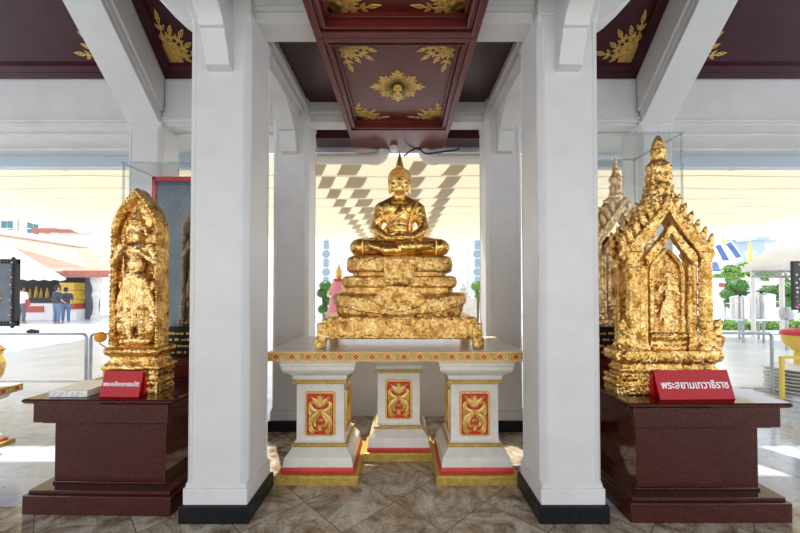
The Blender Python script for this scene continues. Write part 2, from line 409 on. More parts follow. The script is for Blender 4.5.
# sloping side ceilings with rafters
SL = .94
def sl(z, D): return z + SL*(3.40-D)
for s, w in ((-1,'left'),(1,'right')):
    root = empty('ceiling', (s*2.3, 3.4, 3.27)); tag(root, 'sloping maroon ceiling with gilt corners over the %s side' % w, None, None, 'structure')
    xa, xb = sorted((s*1.03, s*7.5))
    Y0, Y1 = .9, 3.40
    b = MB().hexa([(xa,Y0,sl(3.37,Y0)),(xb,Y0,sl(3.37,Y0)),(xb,Y1,3.37),(xa,Y1,3.37),(xa,Y0,sl(3.50,Y0)),(xb,Y0,sl(3.50,Y0)),(xb,Y1+.3,3.50),(xa,Y1+.3,3.50)])
    obj('panel', b, M['maroon'], root)
    # stepped frames around each panel
    rx0, rx1 = sorted((s*(2.24 if s < 0 else 2.30), s*(2.61 if s < 0 else 2.67)))
    fr = MB()
    def strip(xa, xb, Da, Db, dz):
        fr.hexa([(xa,Da,sl(3.37-dz,Da)),(xb,Da,sl(3.37-dz,Da)),(xb,Db,sl(3.37-dz,Db)),(xa,Db,sl(3.37-dz,Db)),(xa,Da,sl(3.38,Da)),(xb,Da,sl(3.38,Da)),(xb,Db,sl(3.38,Db)),(xa,Db,sl(3.38,Db))])
    for (pa, pb) in ((1.05, abs(rx1 if s < 0 else rx0)), (abs(rx0 if s < 0 else rx1), 5.2)):
        qa, qb = sorted((s*pa, s*pb))
        for wd, dz in ((.038,.05),(.064,.025),(.075,.045)):
            strip(qa, qb, Y1-wd, Y1, dz); strip(qa, qa+wd*1.2, Y0, Y1, dz); strip(qb-wd*1.2, qb, Y0, Y1, dz)
    obj('moulding', fr, M['maroon'], root)
    rf = MB()
    RW = (rx0, rx1)
    def rafter(x0, x1, zb, D0, D1):
        rf.hexa([(x0,D0,sl(zb,D0)),(x1,D0,sl(zb,D0)),(x1,D1,sl(zb,D1)),(x0,D1,sl(zb,D1)),(x0,D0,sl(3.38,D0)),(x1,D0,sl(3.38,D0)),(x1,D1,sl(3.38,D1)),(x0,D1,sl(3.38,D1))])
    rafter(rx0+.036, rx1-.036, 2.862, 1.0, 3.40)
    rafter(rx0+.030, rx1-.030, 2.93, 1.0, 3.22)
    rafter(rx0+.010, rx1-.010, 3.0, 1.0, 3.40)
    trim(rf, M['white2'], 'sloping white rafter over the %s side' % w, bevel=.004)

# ------------------------------------------------------------------ gilt ornaments on the ceilings
def tear(L, W, n=9):
    a = [(L*i/n, W*math.sin(PI*(i/n)**.75)*(1-.15*i/n)) for i in range(n+1)]
    return a[:-1] + [(L, 0)] + [(x, -y) for x, y in a[-2:0:-1]]
def add_tear(mb, P, x, y, ang, L, W, solid=False, h=.004):
    o = tear(L, W); c, s_ = math.cos(ang), math.sin(ang)
    g = lambda p, k: (x + c*((p[0]-L*.42)*k+L*.42) - s_*p[1]*k, y + s_*((p[0]-L*.42)*k+L*.42) + c*p[1]*k)
    if solid:
        mb.prism([g(p, 1) for p in o], 0, h, mapf=P); return
    n = len(o); vs = []
    for k, w in ((1, h*.3), (.93, h), (.66, h), (.60, 0)):
        vs += [P(*g(p, k), w) for p in o]
    fs = []
    for q in range(3):
        fs += [(q*n+i, q*n+(i+1) % n, (q+1)*n+(i+1) % n, (q+1)*n+i) for i in range(n)]
    mb.add(vs, fs)
    mb.prism([g(p, .36) for p in o], 0, h, mapf=P)
def lobe(mb, P, x, y, ang, L, W, n=4):
    for k in range(n):
        t = k/n; q = L*t*.80; sz = (1-.55*t)
        for sg in (1, -1):
            a = ang + sg*R(58-22*t)
            add_tear(mb, P, x+math.cos(ang)*q, y+math.sin(ang)*q, a, W*1.05*sz, W*.26*sz)
        add_tear(mb, P, x+math.cos(ang)*q, y+math.sin(ang)*q, ang, L*.28*sz, W*.19*sz)
    add_tear(mb, P, x+math.cos(ang)*L*.72, y+math.sin(ang)*L*.72, ang, L*.28, W*.2)
def corner(mb, P, sz):
    for a, L in ((9, 1.15), (27, .9), (45, 1.0), (63, .9), (81, 1.15)):
        lobe(mb, P, .012*sz, .012*sz, R(a), L*sz, .30*sz)
for s, w in ((-1,'left'),(1,'right')):
    root = [o for o in S.objects if o.name.startswith('ceiling') and o.get('label','').endswith('%s side' % w)][0]
    k = 1/math.sqrt(1+SL*SL)
    for (xc, sx, sz) in ((s*(2.155 if s < 0 else 2.215), -s, .34), (s*(2.64 if s < 0 else 2.70), s, .32)):
        m = MB()
        P = lambda u, v, h, xc=xc, sx=sx: Vector((xc+sx*u, 3.315-v*k - h*SL*k, sl(3.365, 3.315) + v*SL*k - h*k))
        corner(m, P, sz)
        tag(obj('gilt_corner', m, M['goldpaint'], root, smooth=0), 'gilt leaf corner ornament')

struct('roof', MB().hexa([(-7.5,-1.7,3.3),(7.5,-1.7,3.3),(7.5,.9,5.72),(-7.5,.9,5.72),(-7.5,-1.7,3.42),(7.5,-1.7,3.42),(7.5,.9,5.86),(-7.5,.9,5.86)]), M['maroon'], 'unseen front slope of the pavilion roof, added for shade')  # out of view above the camera, added to cut skylight and darken gold reflections
# central dropped coffer box
ce = empty('ceiling', (.01, 2.6, 3.05)); tag(ce, 'dropped maroon coffered ceiling box with gilt ornaments over the altar', None, None, 'structure')
bx0, bx1 = -.485, .505; zb, zp = 2.82, 2.892
b = MB().box(bx0, bx1, 1.1, 4.0, 2.90, 3.05)
obj('panel', b, M['marooncoffer'], ce)
fr = MB()
def frame(m, x0, x1, y0, y1, w, z0, z1):
    m.box(x0,x0+w,y0,y1,z0,z1); m.box(x1-w,x1,y0,y1,z0,z1); m.box(x0+w,x1-w,y0,y0+w,z0,z1); m.box(x0+w,x1-w,y1-w,y1,z0,z1)
Yd = [1.1, 2.14, 3.45]
for i in range(2):
    frame(fr, bx0, bx1, Yd[i], Yd[i+1], .045, zb, 2.92)
    frame(fr, bx0+.045, bx1-.045, Yd[i]+.045, Yd[i+1]-.045, .022, zb+.016, 2.92)
    frame(fr, bx0+.067, bx1-.067, Yd[i]+.067, Yd[i+1]-.067, .016, zb+.004, 2.92)
    frame(fr, bx0+.083, bx1-.083, Yd[i]+.083, Yd[i+1]-.083, .022, zb+.05, 2.92)
fr.box(bx0, bx1, 3.45, 4.0, zb+.004, 2.92)
obj('moulding', fr, M['marooncoffer'], ce, bevel=.004)
for side, (xa, xb) in (('left', (-.90, bx0)), ('right', (bx1, .90))):
    obj('side_panel', MB().box(xa, xb, 1.2, 3.46, 3.045, 3.12), M['maroon'], ce)
obj('roof_slab', MB().box(-1.0, 1.0, 1.1, 4.0, 3.12, 3.2), M['white2'], ce)
for i in range(2):
    for (xc, sx) in ((bx0+.105, 1), (bx1-.105, -1)):
        for (yc, sy, sz) in ((Yd[i]+.105, 1, .32), (Yd[i+1]-.105, -1, .27)):
            m = MB(); corner(m, lambda u, v, h: Vector((xc+sx*u, yc+sy*v, 2.899-h)), sz)
            tag(obj('gilt_corner', m, M['goldpaint'], ce, smooth=0), 'gilt leaf corner ornament')
m = MB(); RX, RY = .01, 2.80
for k in range(8):
    L = .225 if k % 2 == 0 else .195
    lobe(m, lambda u, v, h: Vector((RX+u, RY+v, 2.899-h)), 0, 0, R(45*k), L, .115, 4)
tag(obj('gilt_rosette', m, M['goldpaint'], ce, smooth=0), 'round gilt leaf rosette')
m = MB().lathe([(.0,-.105),(.012,-.10),(.016,-.085),(.03,-.075),(.034,-.06),(.026,-.045),(.016,-.04),(.02,-.03),(.035,-.02),(.04,-.006),(.04,0)], (RX, RY, 2.896), 20)
tag(obj('ceiling_boss', m, M['goldpaint']), 'small round gilt boss hanging from the centre of the ceiling rosette', 'ceiling boss')

# ------------------------------------------------------------------ pipes, lamp, cable and gutters under the eaves
def pipe(x_far, x_el, label):
    y = 3.93; z = 2.735; r = .06; s = 1 if x_far > x_el else -1
    root = empty('drain_pipe', (x_el, y, z)); tag(root, label, 'pipe', 'drain pipes under the eaves')
    obj('straight_pipe', MB().tube([(x_far,y,z),(x_el+s*.09,y,z)], r, 18), M['pvc'], root)
    arc = [(x_el+s*.09*(1-math.sin(a)), y, z+.09*(1-math.cos(a))) for a in [R(15*k) for k in range(7)]]
    obj('elbow', MB().tube([(x_el+s*.14,y,z)]+arc+[(x_el,y,z+.10)], r+.009, 18), M['pvc'], root)
    return root
pipe(-.90, -.165, 'cream drain pipe bending up, left of the statue\'s flame tip')
pipe(.92, .295, 'cream drain pipe bending up, right of the statue\'s flame tip')
c0 = at(394, 147, 3.8)
m = MB().lathe([(0,-.045),(.035,-.045),(.042,-.03),(.042,.0),(.03,.03),(.02,.036),(.0,.036)], c0, 16)
lamp = empty('spot_lamp', c0); tag(lamp, 'small cream spot lamp between the two drain pipes', 'lamp')
obj('housing', m, M['pvc'], lamp); obj('stem', MB().tube([c0+Vector((0,0,.03)), (c0.x, c0.y, 2.8255)], .012), M['black'], lamp)
pts = [at(x, y, 3.86) for x, y in ((404,156),(409,152),(413,149.5),(419,149),(426,153.5),(440,152),(452,150.5),(460,149))]
def smoothpath(p, n=6):
    out = []
    for i in range(len(p)-1):
        a, b, c, d = p[max(0,i-1)], p[i], p[i+1], p[min(len(p)-1,i+2)]
        for k in range(n):
            t = k/n; out.append(.5*((2*b)+(c-a)*t+(2*a-5*b+4*c-d)*t*t+(3*b-3*c+d-a)*t**3))
    return out + [p[-1]]
tag(obj('cable', MB().tube(smoothpath(pts), .009, 6), M['black']), 'black cable looping under the maroon soffit above the right pipe', 'cable')
for s, w in ((-1,'left'),(1,'right')):
    x0, x1 = sorted((s*2.2, s*7.4))
    g = MB()
    pr = [(4.07,2.84),(4.07,2.72),(4.09,2.69),(4.13,2.675),(4.17,2.69),(4.19,2.72),(4.20,2.84)]
    g.prism(pr, x0, x1, 'x'); 
    root = empty('gutter', ((x0+x1)/2, 4.13, 2.68)); tag(root, 'long pale blue gutter along the %s eaves' % w, 'gutter', None)
    obj('trough', g, M['gutterwhite'], root)
    obj('back_board', MB().box(x0,x1,4.06,4.075,2.70,2.90), M['gutter'], root)
    obj('joint', MB().prism([(y-.004 if y < 4.1 else y+.004, z-.004) for y, z in pr], s*3.9-.03, s*3.9+.03, 'x'), M['gutterwhite'], root)

# ------------------------------------------------------------------ altar table
TZ = .884; TX0, TX1, TY0, TY1 = -.825, .835, 2.33, 3.085
def ribbon(m, pts, ws, P, h=.006, mi=0):
    n = len(pts); L = []; Rr = []
    for i in range(n):
        a = pts[max(0,i-1)]; b = pts[min(n-1,i+1)]; dx, dy = b[0]-a[0], b[1]-a[1]; l = math.hypot(dx,dy) or 1
        nx, ny = -dy/l, dx/l; w = ws[i]
        L.append((pts[i][0]+nx*w, pts[i][1]+ny*w)); Rr.append((pts[i][0]-nx*w, pts[i][1]-ny*w))
    vs = [P(*p, 0) for p in L] + [P(*p, h) for p in pts] + [P(*p, 0) for p in Rr]
    fs = [(i, i+1, n+i+1, n+i) for i in range(n-1)] + [(n+i, n+i+1, 2*n+i+1, 2*n+i) for i in range(n-1)]
    m.add(vs, fs, mi)
def sp2(p, n=6):
    q = smoothpath([Vector((a,b,0)) for a, b in p], n); return [(v.x, v.y) for v in q]
def arabesque(P, hw, hh):
    m = MB()
    strokes = [
        ([(0,.20),(.25,.0),(.62,-.22),(.80,-.50),(.62,-.78),(.18,-.90)], 1.15),
        ([(0,.04),(.22,-.12),(.46,-.34),(.42,-.58),(.18,-.62),(.14,-.48)], .85),
        ([(0,-.26),(.18,-.42)], .6),
        ([(.0,.20),(.30,.12),(.66,.22),(.80,.44),(.60,.58),(.42,.46)], 1.1),
        ([(0,.34),(.20,.50),(.46,.68),(.82,.90)], 1.2),
        ([(.03,.50),(.12,.72),(.26,.92)], .9),
        ([(.44,-.92),(.74,-.90),(.92,-.66)], .8),
        ([(.94,.16),(.80,-.06),(.92,-.24)], .7),
        ([(.60,.02),(.86,.16),(.94,.34)], .6),
    ]
    for st, wk in strokes:
        q = sp2(st, 6); n = len(q)
        for sg in (1, -1):
            ws = [.0135*wk*(math.sin(PI*min(1, (i+1.2)/n)**.8)*.9+.16) for i in range(n)]
            ribbon(m, [(sg*a*hw, b*hh) for a, b in q], ws, P, .007)
    for (u, v, ang, L, W) in ((0,.46,90,.07,.018),(0,-.86,90,.045,.015)):
        add_tear(m, P, u*hw, v*hh, R(ang), L, W, True, .008)
    return m
def rrect(hw, hh, r, n=5):
    o = []
    for cx, cy, a0 in ((hw-r,hh-r,0),(-hw+r,hh-r,90),(-hw+r,-hh+r,180),(hw-r,-hh+r,270)):
        o += [(cx+r*math.cos(R(a0+90*k/n)), cy+r*math.sin(R(a0+90*k/n))) for k in range(n+1)]
    return o
def pedestal(parent, cx, cy, zt, hb=.275):
    k = zt/.822
    z = lambda v: v*k
    p = obj('pedestal', MB().loft([[(cx-h,cy-h,z(q)),(cx+h,cy-h,z(q)),(cx+h,cy+h,z(q)),(cx-h,cy+h,z(q))] for h, q in
        ((.236,.09),(.235,.108),(.225,.16),(.182,.215),(.182,.232),(.170,.245),(.163,.262),(.163,.64),(.172,.645),(.175,.665),(.185,.680),(.187,.70),(.205,.715),(.235,.735),(.245,.75),(.245,.775),(.252,.78),(.252,.80),(.262,.805),(.262,.822))]),
        M['lacquer'], parent, smooth=25)
    obj('gold_foot', MB().sqlathe([(hb,0),(hb,z(.058)),(hb-.006,z(.064))], cx, cy), M['ochre'], p, bevel=.003)
    obj('red_band', MB().sqlathe([(hb-.030,z(.064)),(hb-.030,z(.088)),(hb-.036,z(.10))], cx, cy), M['red'], p, bevel=.003)
    obj('gold_band', MB().sqlathe([(.186,z(.213)),(.192,z(.218)),(.192,z(.232)),(.186,z(.238))], cx, cy), M['ochre'], p, bevel=.003)
    obj('gold_band', MB().sqlathe([(.176,z(.640)),(.188,z(.645)),(.188,z(.660)),(.178,z(.666))], cx, cy), M['ochre'], p, bevel=.003)
    zc = z(.434); hw, hh = .105, .154*k
    faces = [lambda u, v, h: Vector((cx+u, cy-.1635-h, zc+v)), lambda u, v, h: Vector((cx+.1635+h, cy+u, zc+v)), lambda u, v, h: Vector((cx-.1635-h, cy-u, zc+v))]
    rm, gm = MB(), MB()
    for P in faces:
        rm.prism(rrect(hw-.006,hh-.006,.014), 0, .004, mapf=P)
        o = rrect(hw,hh,.02); i_ = rrect(hw-.014,hh-.014,.012); n = len(o)
        vs = [P(*q,0) for q in o]+[P(q[0]*.975,q[1]*.98,.011) for q in o]+[P(*q,.011) for q in i_]+[P(*q,.003) for q in i_]
        gm.add(vs, [(q*n+i, q*n+(i+1)%n, (q+1)*n+(i+1)%n, (q+1)*n+i) for q in range(3) for i in range(n)])
        gm.merge(arabesque(lambda u, v, h: P(u, v, .0038+h), hw-.018, hh-.018))
    tag(obj('red_panel', rm, M['red'], p), 'red panel with gold arabesque')
    tag(obj('gilt_carving', gm, M['goldpaint'], p, smooth=60), 'raised gold arabesque and frame')
    return p
def edge_band(parent, x0, x1, y0, y1, z0, z1, n):
    m = MB(); d = .008
    m.box(x0,x1,y0-d,y0,z0,z1,0); m.box(x0-d,x0,y0-d,y1,z0,z1,0); m.box(x1,x1+d,y0-d,y1,z0,z1,0)
    zc = (z0+z1)/2; H = (z1-z0)/2
    def deco(P, L):
        k = max(2, round(L/((x1-x0)/n))); st = L/k
        m.prism([(0,-H),(L,-H),(L,-H+.005),(0,-H+.005)], 0, .003, mapf=P, mi=3)
        m.prism([(0,H-.005),(L,H-.005),(L,H),(0,H)], 0, .003, mapf=P, mi=3)
        for i in range(k):
            u = st*(i+.5); q = H*.86
            m.prism([(u-q*1.1,0),(u,-q),(u+q*1.1,0),(u,q)], 0, .003, mapf=P, mi=3)
            q = H*.66
            for (ax, ay) in ((-.5,0),(.5,0),(0,-.5),(0,.5)):
                m.prism([(u+q*1.1*ax*1.04-q*.5,q*ay*1.04),(u+q*1.1*ax*1.04,q*ay*1.04-q*.48),(u+q*1.1*ax*1.04+q*.5,q*ay*1.04),(u+q*1.1*ax*1.04,q*ay*1.04+q*.48)], 0.003, .0055, mapf=P, mi=1)
            # cream scrolls between the diamonds
            for sg in (1,-1):
                c = (u+st/2+sg*.010, sg*H*.16)
                pts = [(c[0]+sg*(.014*(1-a/9)+.004)*math.cos(sg*a*.75+1), c[1]+(.017*(1-a/9)+.004)*math.sin(sg*a*.75+1)) for a in range(9)]
                if pts and max(p[0] for p in pts) < L and min(p[0] for p in pts) > 0:
                    ribbon(m, pts, [.003]*9, lambda a, b, h: P(a, b, h+.0005), .004, 3 if sg > 0 else 2)
    deco(lambda u, v, h: Vector((x0+u, y0-d-h, zc+v)), x1-x0)
    deco(lambda u, v, h: Vector((x0-d-h, y1-u, zc+v)), y1-y0)
    deco(lambda u, v, h: Vector((x1+d+h, y0+u, zc+v)), y1-y0)
    return obj('patterned_edge', m, [M['ochre'], M['red'], M['lacquer'], M['goldpaint']], parent, smooth=0)
at_ = empty('altar_table', (.005, 2.7, 0))
tag(at_, 'white three-legged altar table with red and gold carved panels, carrying the seated golden statue', 'table')
obj('tabletop', MB().box(TX0,TX1,TY0,TY1,.822,TZ), M['lacquer'], at_, bevel=.004)
edge_band(at_, TX0, TX1, TY0, TY1, .824, .882, 16)
pedestal(at_, -.52, 2.636, .822)
pedestal(at_, .545, 2.636, .822)
pedestal(at_, .018, 2.95-.0, .822, .268)

# ------------------------------------------------------------------ the seated statue
def sq_ring(cx, cy, z, a, b, e=4.0, n=72, droop=0):
    r = []
    for i in range(n):
        t = 2*PI*i/n; c, s_ = math.cos(t), math.sin(t)
        x = a*math.copysign(abs(c)**(2/e), c); y = b*math.copysign(abs(s_)**(2/e), s_)
        dz = -droop*(1-(x/a)**2) if y < 0 else -droop*.3*(1-(x/a)**2)
        r.append((cx+x, cy+y, z+dz))
    return r
BX, BY = .026, 2.71
bu = empty('golden_statue', (BX, BY, TZ))
tag(bu, 'gold-leafed seated meditating figure on a tiered throne, on the white altar table', 'statue')
# platform
pf = MB()
def tz(h, y0, y1, z): return [(BX-h,y0,z),(BX+h,y0,z),(BX+h,y1,z),(BX-h,y1,z)]
pf.loft([tz(.560,2.435,2.98,.95), tz(.560,2.432,2.985,.966), tz(.545,2.440,2.975,.970), tz(.535,2.446,2.97,1.08), tz(.525,2.452,2.965,1.10)])
obj('platform', pf, M['goldthrone'], bu, fuse=.008, relax=1, crumple=(.0035, 42))
for sx in (-1, 1):
    for y0 in (2.428, 2.93):
        f = MB().box(*sorted((BX+sx*.505, BX+sx*.578)), y0, y0+.065, .8842, .96); f.box(*sorted((BX+sx*.50, BX+sx*.566)), y0+.004, y0+.065, .94, 1.06)
        obj('platform_foot', f, M['goldthrone'], bu, fuse=.008, relax=1, crumple=(.004, 40))
def tier(name, prof, e=5, droop=None, crump=(.0035, 42)):
    rings = []
    for q in prof:
        z, a, b_ = q[:3]; d = q[3] if len(q) > 3 else 0
        rings.append(sq_ring(BX, BY, z, a, b_, e, 96, d))
    return obj(name, MB().loft(rings), M['goldthrone'], bu, fuse=.007, relax=1, crumple=crump)
tier('throne_tier', [(1.095,.435,.225),(1.12,.452,.235),(1.16,.462,.24),(1.20,.468,.245),(1.215,.470,.245)], 6)
# draped lip over the lowest tier
tier('draped_rim', [(1.180,.455,.235,.07),(1.195,.482,.258,.085),(1.235,.484,.262,.08),(1.262,.478,.255,.05),(1.27,.45,.235,.02)], 5)
tier('throne_tier', [(1.255,.385,.215),(1.29,.388,.218),(1.31,.388,.218)], 6)
tier('throne_tier', [(1.30,.392,.22),(1.315,.414,.232),(1.345,.418,.235),(1.375,.412,.232),(1.385,.395,.22)], 6)
tier('throne_tier', [(1.375,.345,.20),(1.40,.34,.20),(1.425,.345,.20)], 6)
tier('throne_tier', [(1.412,.365,.215),(1.425,.383,.226),(1.47,.386,.23),(1.515,.378,.226),(1.53,.35,.21)], 6)
# front cloth and its shield-shaped fall
ap = MB().box(BX-.108,BX+.108,2.455,2.52,1.345,1.505); ap.box(BX-.098,BX+.098,2.448,2.5,1.335,1.36)
ap.ball((BX,2.47,1.325),(.075,.03,.02)); ap.box(BX-.085,BX+.085,2.455,2.5,1.285,1.312)
sh = [(-.10,1.315),(-.125,1.29),(-.165,1.245),(-.19,1.215),(-.15,1.185),(-.09,1.155),(0,1.135),(.09,1.155),(.15,1.185),(.19,1.215),(.165,1.245),(.125,1.29),(.10,1.315)]
ap.prism([(BX+u, v) for u, v in sh], 2.425, 2.50, 'y')
obj('throne_cloth', ap, M['goldthrone'], bu, fuse=.007, relax=1, crumple=(.0035, 42))
# body: one continuous figure
bd = MB(); yb = 2.73
V = Vector
# pelvis and torso
bd.ball((BX,yb,1.64),(.165,.125,.11)); bd.ball((BX,yb-.005,1.74),(.108,.088,.11)); bd.ball((BX,yb-.01,1.84),(.125,.092,.11))
bd.ball((BX-.055,yb-.03,1.895),(.078,.07,.065)); bd.ball((BX+.055,yb-.03,1.895),(.078,.07,.065)); bd.ball((BX,yb,1.92),(.13,.075,.055))
bd.limb((BX,yb,1.93),(BX,yb-.005,2.03),.056,.05)
for s in (-1, 1):
    bd.limb((BX+s*.03,yb,1.975),(BX+s*.135,yb,1.918),.040,.046)
    sh_ = V((BX+s*.142,yb,1.905)); el = V((BX+s*.186,yb-.035,1.742)); wr = V((BX+s*.088,yb-.165,1.665))
    bd.ball(sh_, (.054,.054,.05)); bd.limb(sh_, el, .052, .041); bd.limb(el, wr, .042, .028)
    hip = V((BX+s*.11,yb-.02,1.615)); kn = V((BX+s*.292,yb-.12,1.595))
    bd.limb(hip, kn, .085, .068)
    an = V((BX-s*.09,yb-.235,1.565+(.025 if s < 0 else 0)))
    bd.limb(kn, an, .066, .040); bd.ball(kn, (.075,.075,.066))
    # foot lying over the other shin
    bd.limb(an, V((BX-s*.20,yb-.20,1.60)), .034, .024)
bd.ball((BX,yb-.10,1.585),(.20,.10,.05))
# head
hz = 2.105
bd.ball((BX,yb-.005,hz),(.079,.088,.098)); bd.ball((BX,yb-.03,hz-.055),(.058,.062,.052)); bd.ball((BX,yb-.045,hz-.088),(.026,.026,.02))
bd.ball((BX,yb-.084,hz-.012),(.013,.022,.034)); bd.ball((BX,yb-.092,hz-.034),(.016,.016,.011))
bd.ball((BX,yb-.078,hz-.061),(.024,.014,.006)); bd.ball((BX,yb-.076,hz-.070),(.018,.013,.006))
for s in (-1, 1):
    bd.ball((BX+s*.031,yb-.074,hz+.006),(.020,.012,.007))
    bd.tube([(BX+s*.012,yb-.086,hz+.016),(BX+s*.032,yb-.083,hz+.027),(BX+s*.055,yb-.066,hz+.018)],.005)
    bd.ball((BX+s*.045,yb-.055,hz-.03),(.024,.026,.026))
    bd.limb((BX+s*.078,yb+.005,hz+.005),(BX+s*.076,yb+.0,hz-.075),.014,.011)
body = obj('figure', bd, M['goldsmooth'], bu, fuse=.0062, relax=2, crumple=(.0022, 26))
# hands with fingers in the lap
for s in (-1, 1):
    h = MB(); wr = V((BX+s*.088,yb-.165,1.665)); pa = V((BX+s*.028,yb-.195,1.652+(.012 if s > 0 else 0)))
    h.limb(wr, pa, .026, .024); 
    for k in range(4):
        b0 = pa + V((-s*.005, -.024+.016*k, .0)); L = (.055,.065,.062,.048)[k]
        h.limb(b0, b0+V((-s*L*.6,-.004,-.004)), .0095, .0085, 8); h.limb(b0+V((-s*L*.6,-.004,-.004)), b0+V((-s*L,.0,.0)), .0085, .007, 8)
    th = wr+V((-s*.02,-.02,.012)); h.limb(th, th+V((-s*.035,-.012,.016)), .011, .009, 8); h.limb(th+V((-s*.035,-.012,.016)), th+V((-s*.058,-.008,.02)), .009, .007, 8)
    obj('hand', h, M['goldsmooth'], bu, fuse=.004, relax=1)
# curls and flame
hr = MB().loft([sq_ring(BX,yb+.006,hz+q,.083*w,.090*w,2,32) for q, w in ((.02,1.0),(.045,.99),(.068,.92),(.086,.76),(.098,.52),(.104,.40),(.118,.36),(.130,.28))])
for k in range(9):
    for i in range(26):
        a = 2*PI*(i+.5*(k%2))/26; q = .024+.0105*k; w = (1.0,.995,.99,.965,.92,.86,.76,.62,.42)[k]
        hr.ball((BX+.083*w*math.cos(a), yb+.006+.09*w*math.sin(a), hz+q), .0085, 6)
obj('curled_hair', hr, M['goldsmooth'], bu, smooth=60)
fl = MB().lathe([(.0,.110),(.036,.112),(.037,.122),(.030,.128),(.029,.140),(.024,.160),(.018,.182),(.012,.207),(.005,.236),(.0,.243)], (BX,yb+.006,hz), 20)
obj('flame_finial', fl, M['goldsmooth'], bu)
# robe: band over the left shoulder and hem lines
obj('shoulder_sash', MB().tube(smoothpath([V((BX+.135,yb-.05,1.955)),V((BX+.105,yb-.092,1.90)),V((BX+.082,yb-.09,1.80)),V((BX+.07,yb-.09,1.72))]), .010), M['goldsmooth'], bu)
obj('robe_edge', MB().tube(smoothpath([V((BX+.118,yb-.05,1.962)),V((BX+.06,yb-.105,1.90)),V((BX-.01,yb-.112,1.83)),V((BX-.085,yb-.085,1.77)),V((BX-.118,yb-.02,1.745))]), .007), M['goldsmooth'], bu)
obj('waist_hem', MB().tube(smoothpath([V((BX-.10,yb-.07,1.69)),V((BX,yb-.10,1.672)),V((BX+.10,yb-.07,1.69))]), .008), M['goldsmooth'], bu)
for s in (-1, 1):
    obj('leg_hem', MB().tube([V((BX+s*.262,yb-.205,1.64)),V((BX+s*.262,yb-.218,1.59)),V((BX+s*.262,yb-.20,1.54))], .007), M['goldsmooth'], bu)

# ------------------------------------------------------------------ red granite plinths
def plinth(cx, y0, w, d, rz, label):
    r = empty('granite_plinth', (cx, y0, 0), rz); tag(r, label, 'plinth', 'granite plinths')
    h = w/2
    def bx(i0, i1, z0, z1, name, bev=.004, mb=None):
        m = MB().box(-h+i0, h-i0, i1, d-i1, z0, z1)
        return obj(name, m, M['granite'], r, local=True, bevel=bev)
    bx(0, 0, 0, .108, 'base'); bx(.018, .018, .108, .13, 'step', .003)
    bx(.088, .088, .13, .145, 'foot_moulding', .003); bx(.094, .094, .145, .50, 'body', .002)
    bx(.055, .055, .50, .517, 'neck_moulding', .003); bx(.035, .02, .517, .628, 'cornice')
    m = MB().loft([[(-h+i,i-.0,z),(h-i,i,z),(h-i,d-i,z),(-h+i,d-i,z)] for i, z in ((.02,.628),(.004,.632),(-.006,.644),(-.006,.652),(.0,.66))])
    obj('top_slab', m, M['granite'], r, local=True, smooth=20)
    return r
PZ = .66
pl = plinth(-1.705, 2.055, .865, 1.22, R(-1.2), 'polished red granite plinth under the tall pointed gold stele')
pr_ = plinth(1.757, 1.99, .895, 1.28, R(0), 'polished red granite plinth under the gilded spired shrine')

# ------------------------------------------------------------------ pointed gold stele
def arch(hw, zs, za, z0, n=12, taper=0):
    o = [(-hw+taper, z0), (hw-taper, z0), (hw, zs)]
    for k in range(1, n):
        t = k/n; o.append((hw*(1-t**1.7) + 0*t, zs+(za-zs)*t**.92))
    o.append((0, za))
    for k in range(n-1, 0, -1):
        t = k/n; o.append((-hw*(1-t**1.7), zs+(za-zs)*t**.92))
    o.append((-hw, zs)); return o
def fig_relief(m, x, y, z0, H, sgn=1):
    """standing crowned deity in relief: z0 foot level, H full height"""
    k = H
    m.ball((x,y,z0+.86*k),(.055*k,.05*k,.068*k)); m.lathe([(.05*k,0),(.055*k,.01*k),(.04*k,.03*k),(.03*k,.06*k),(.015*k,.09*k),(.002*k,.13*k)], (x,y,z0+.89*k), 12)
    m.limb((x,y,z0+.74*k),(x,y,z0+.82*k),.03*k,.026*k)
    m.ball((x,y,z0+.68*k),(.10*k,.05*k,.07*k)); m.ball((x,y,z0+.57*k),(.065*k,.045*k,.08*k)); m.ball((x,y,z0+.47*k),(.085*k,.05*k,.06*k))
    for s in (-1, 1):
        m.limb((x+s*.11*k,y,z0+.71*k),(x+s*.16*k,y-.01,z0+.58*k),.032*k,.025*k)
        m.limb((x+s*.16*k,y-.01,z0+.58*k),(x+s*.06*k,y-.05*k,z0+(.66 if s*sgn > 0 else .70)*k),.025*k,.018*k)
        m.ball((x+s*.05*k,y-.055*k,z0+(.67 if s*sgn > 0 else .71)*k),(.022*k,.02*k,.026*k))
        m.limb((x+s*.045*k,y,z0+.45*k),(x+s*.05*k,y-.005,z0+.24*k),.05*k,.038*k); m.limb((x+s*.05*k,y-.005,z0+.24*k),(x+s*.05*k,y,z0+.03*k),.036*k,.024*k)
        m.limb((x+s*.05*k,y,z0+.02*k),(x+s*.08*k,y-.05*k,z0+.015*k),.024*k,.016*k)
        m.limb((x+s*.07*k,y,z0+.43*k),(x+s*.15*k,y,z0+.22*k),.03*k,.012*k); m.limb((x+s*.08*k,y,z0+.30*k),(x+s*.17*k,y,z0+.10*k),.024*k,.008*k)
        m.limb((x+s*.06*k,y,z0+.86*k),(x+s*.075*k,y,z0+.80*k),.014*k,.012*k)
    m.limb((x,y-.02*k,z0+.48*k),(x,y-.02*k,z0+.10*k),.03*k,.018*k)
    return m
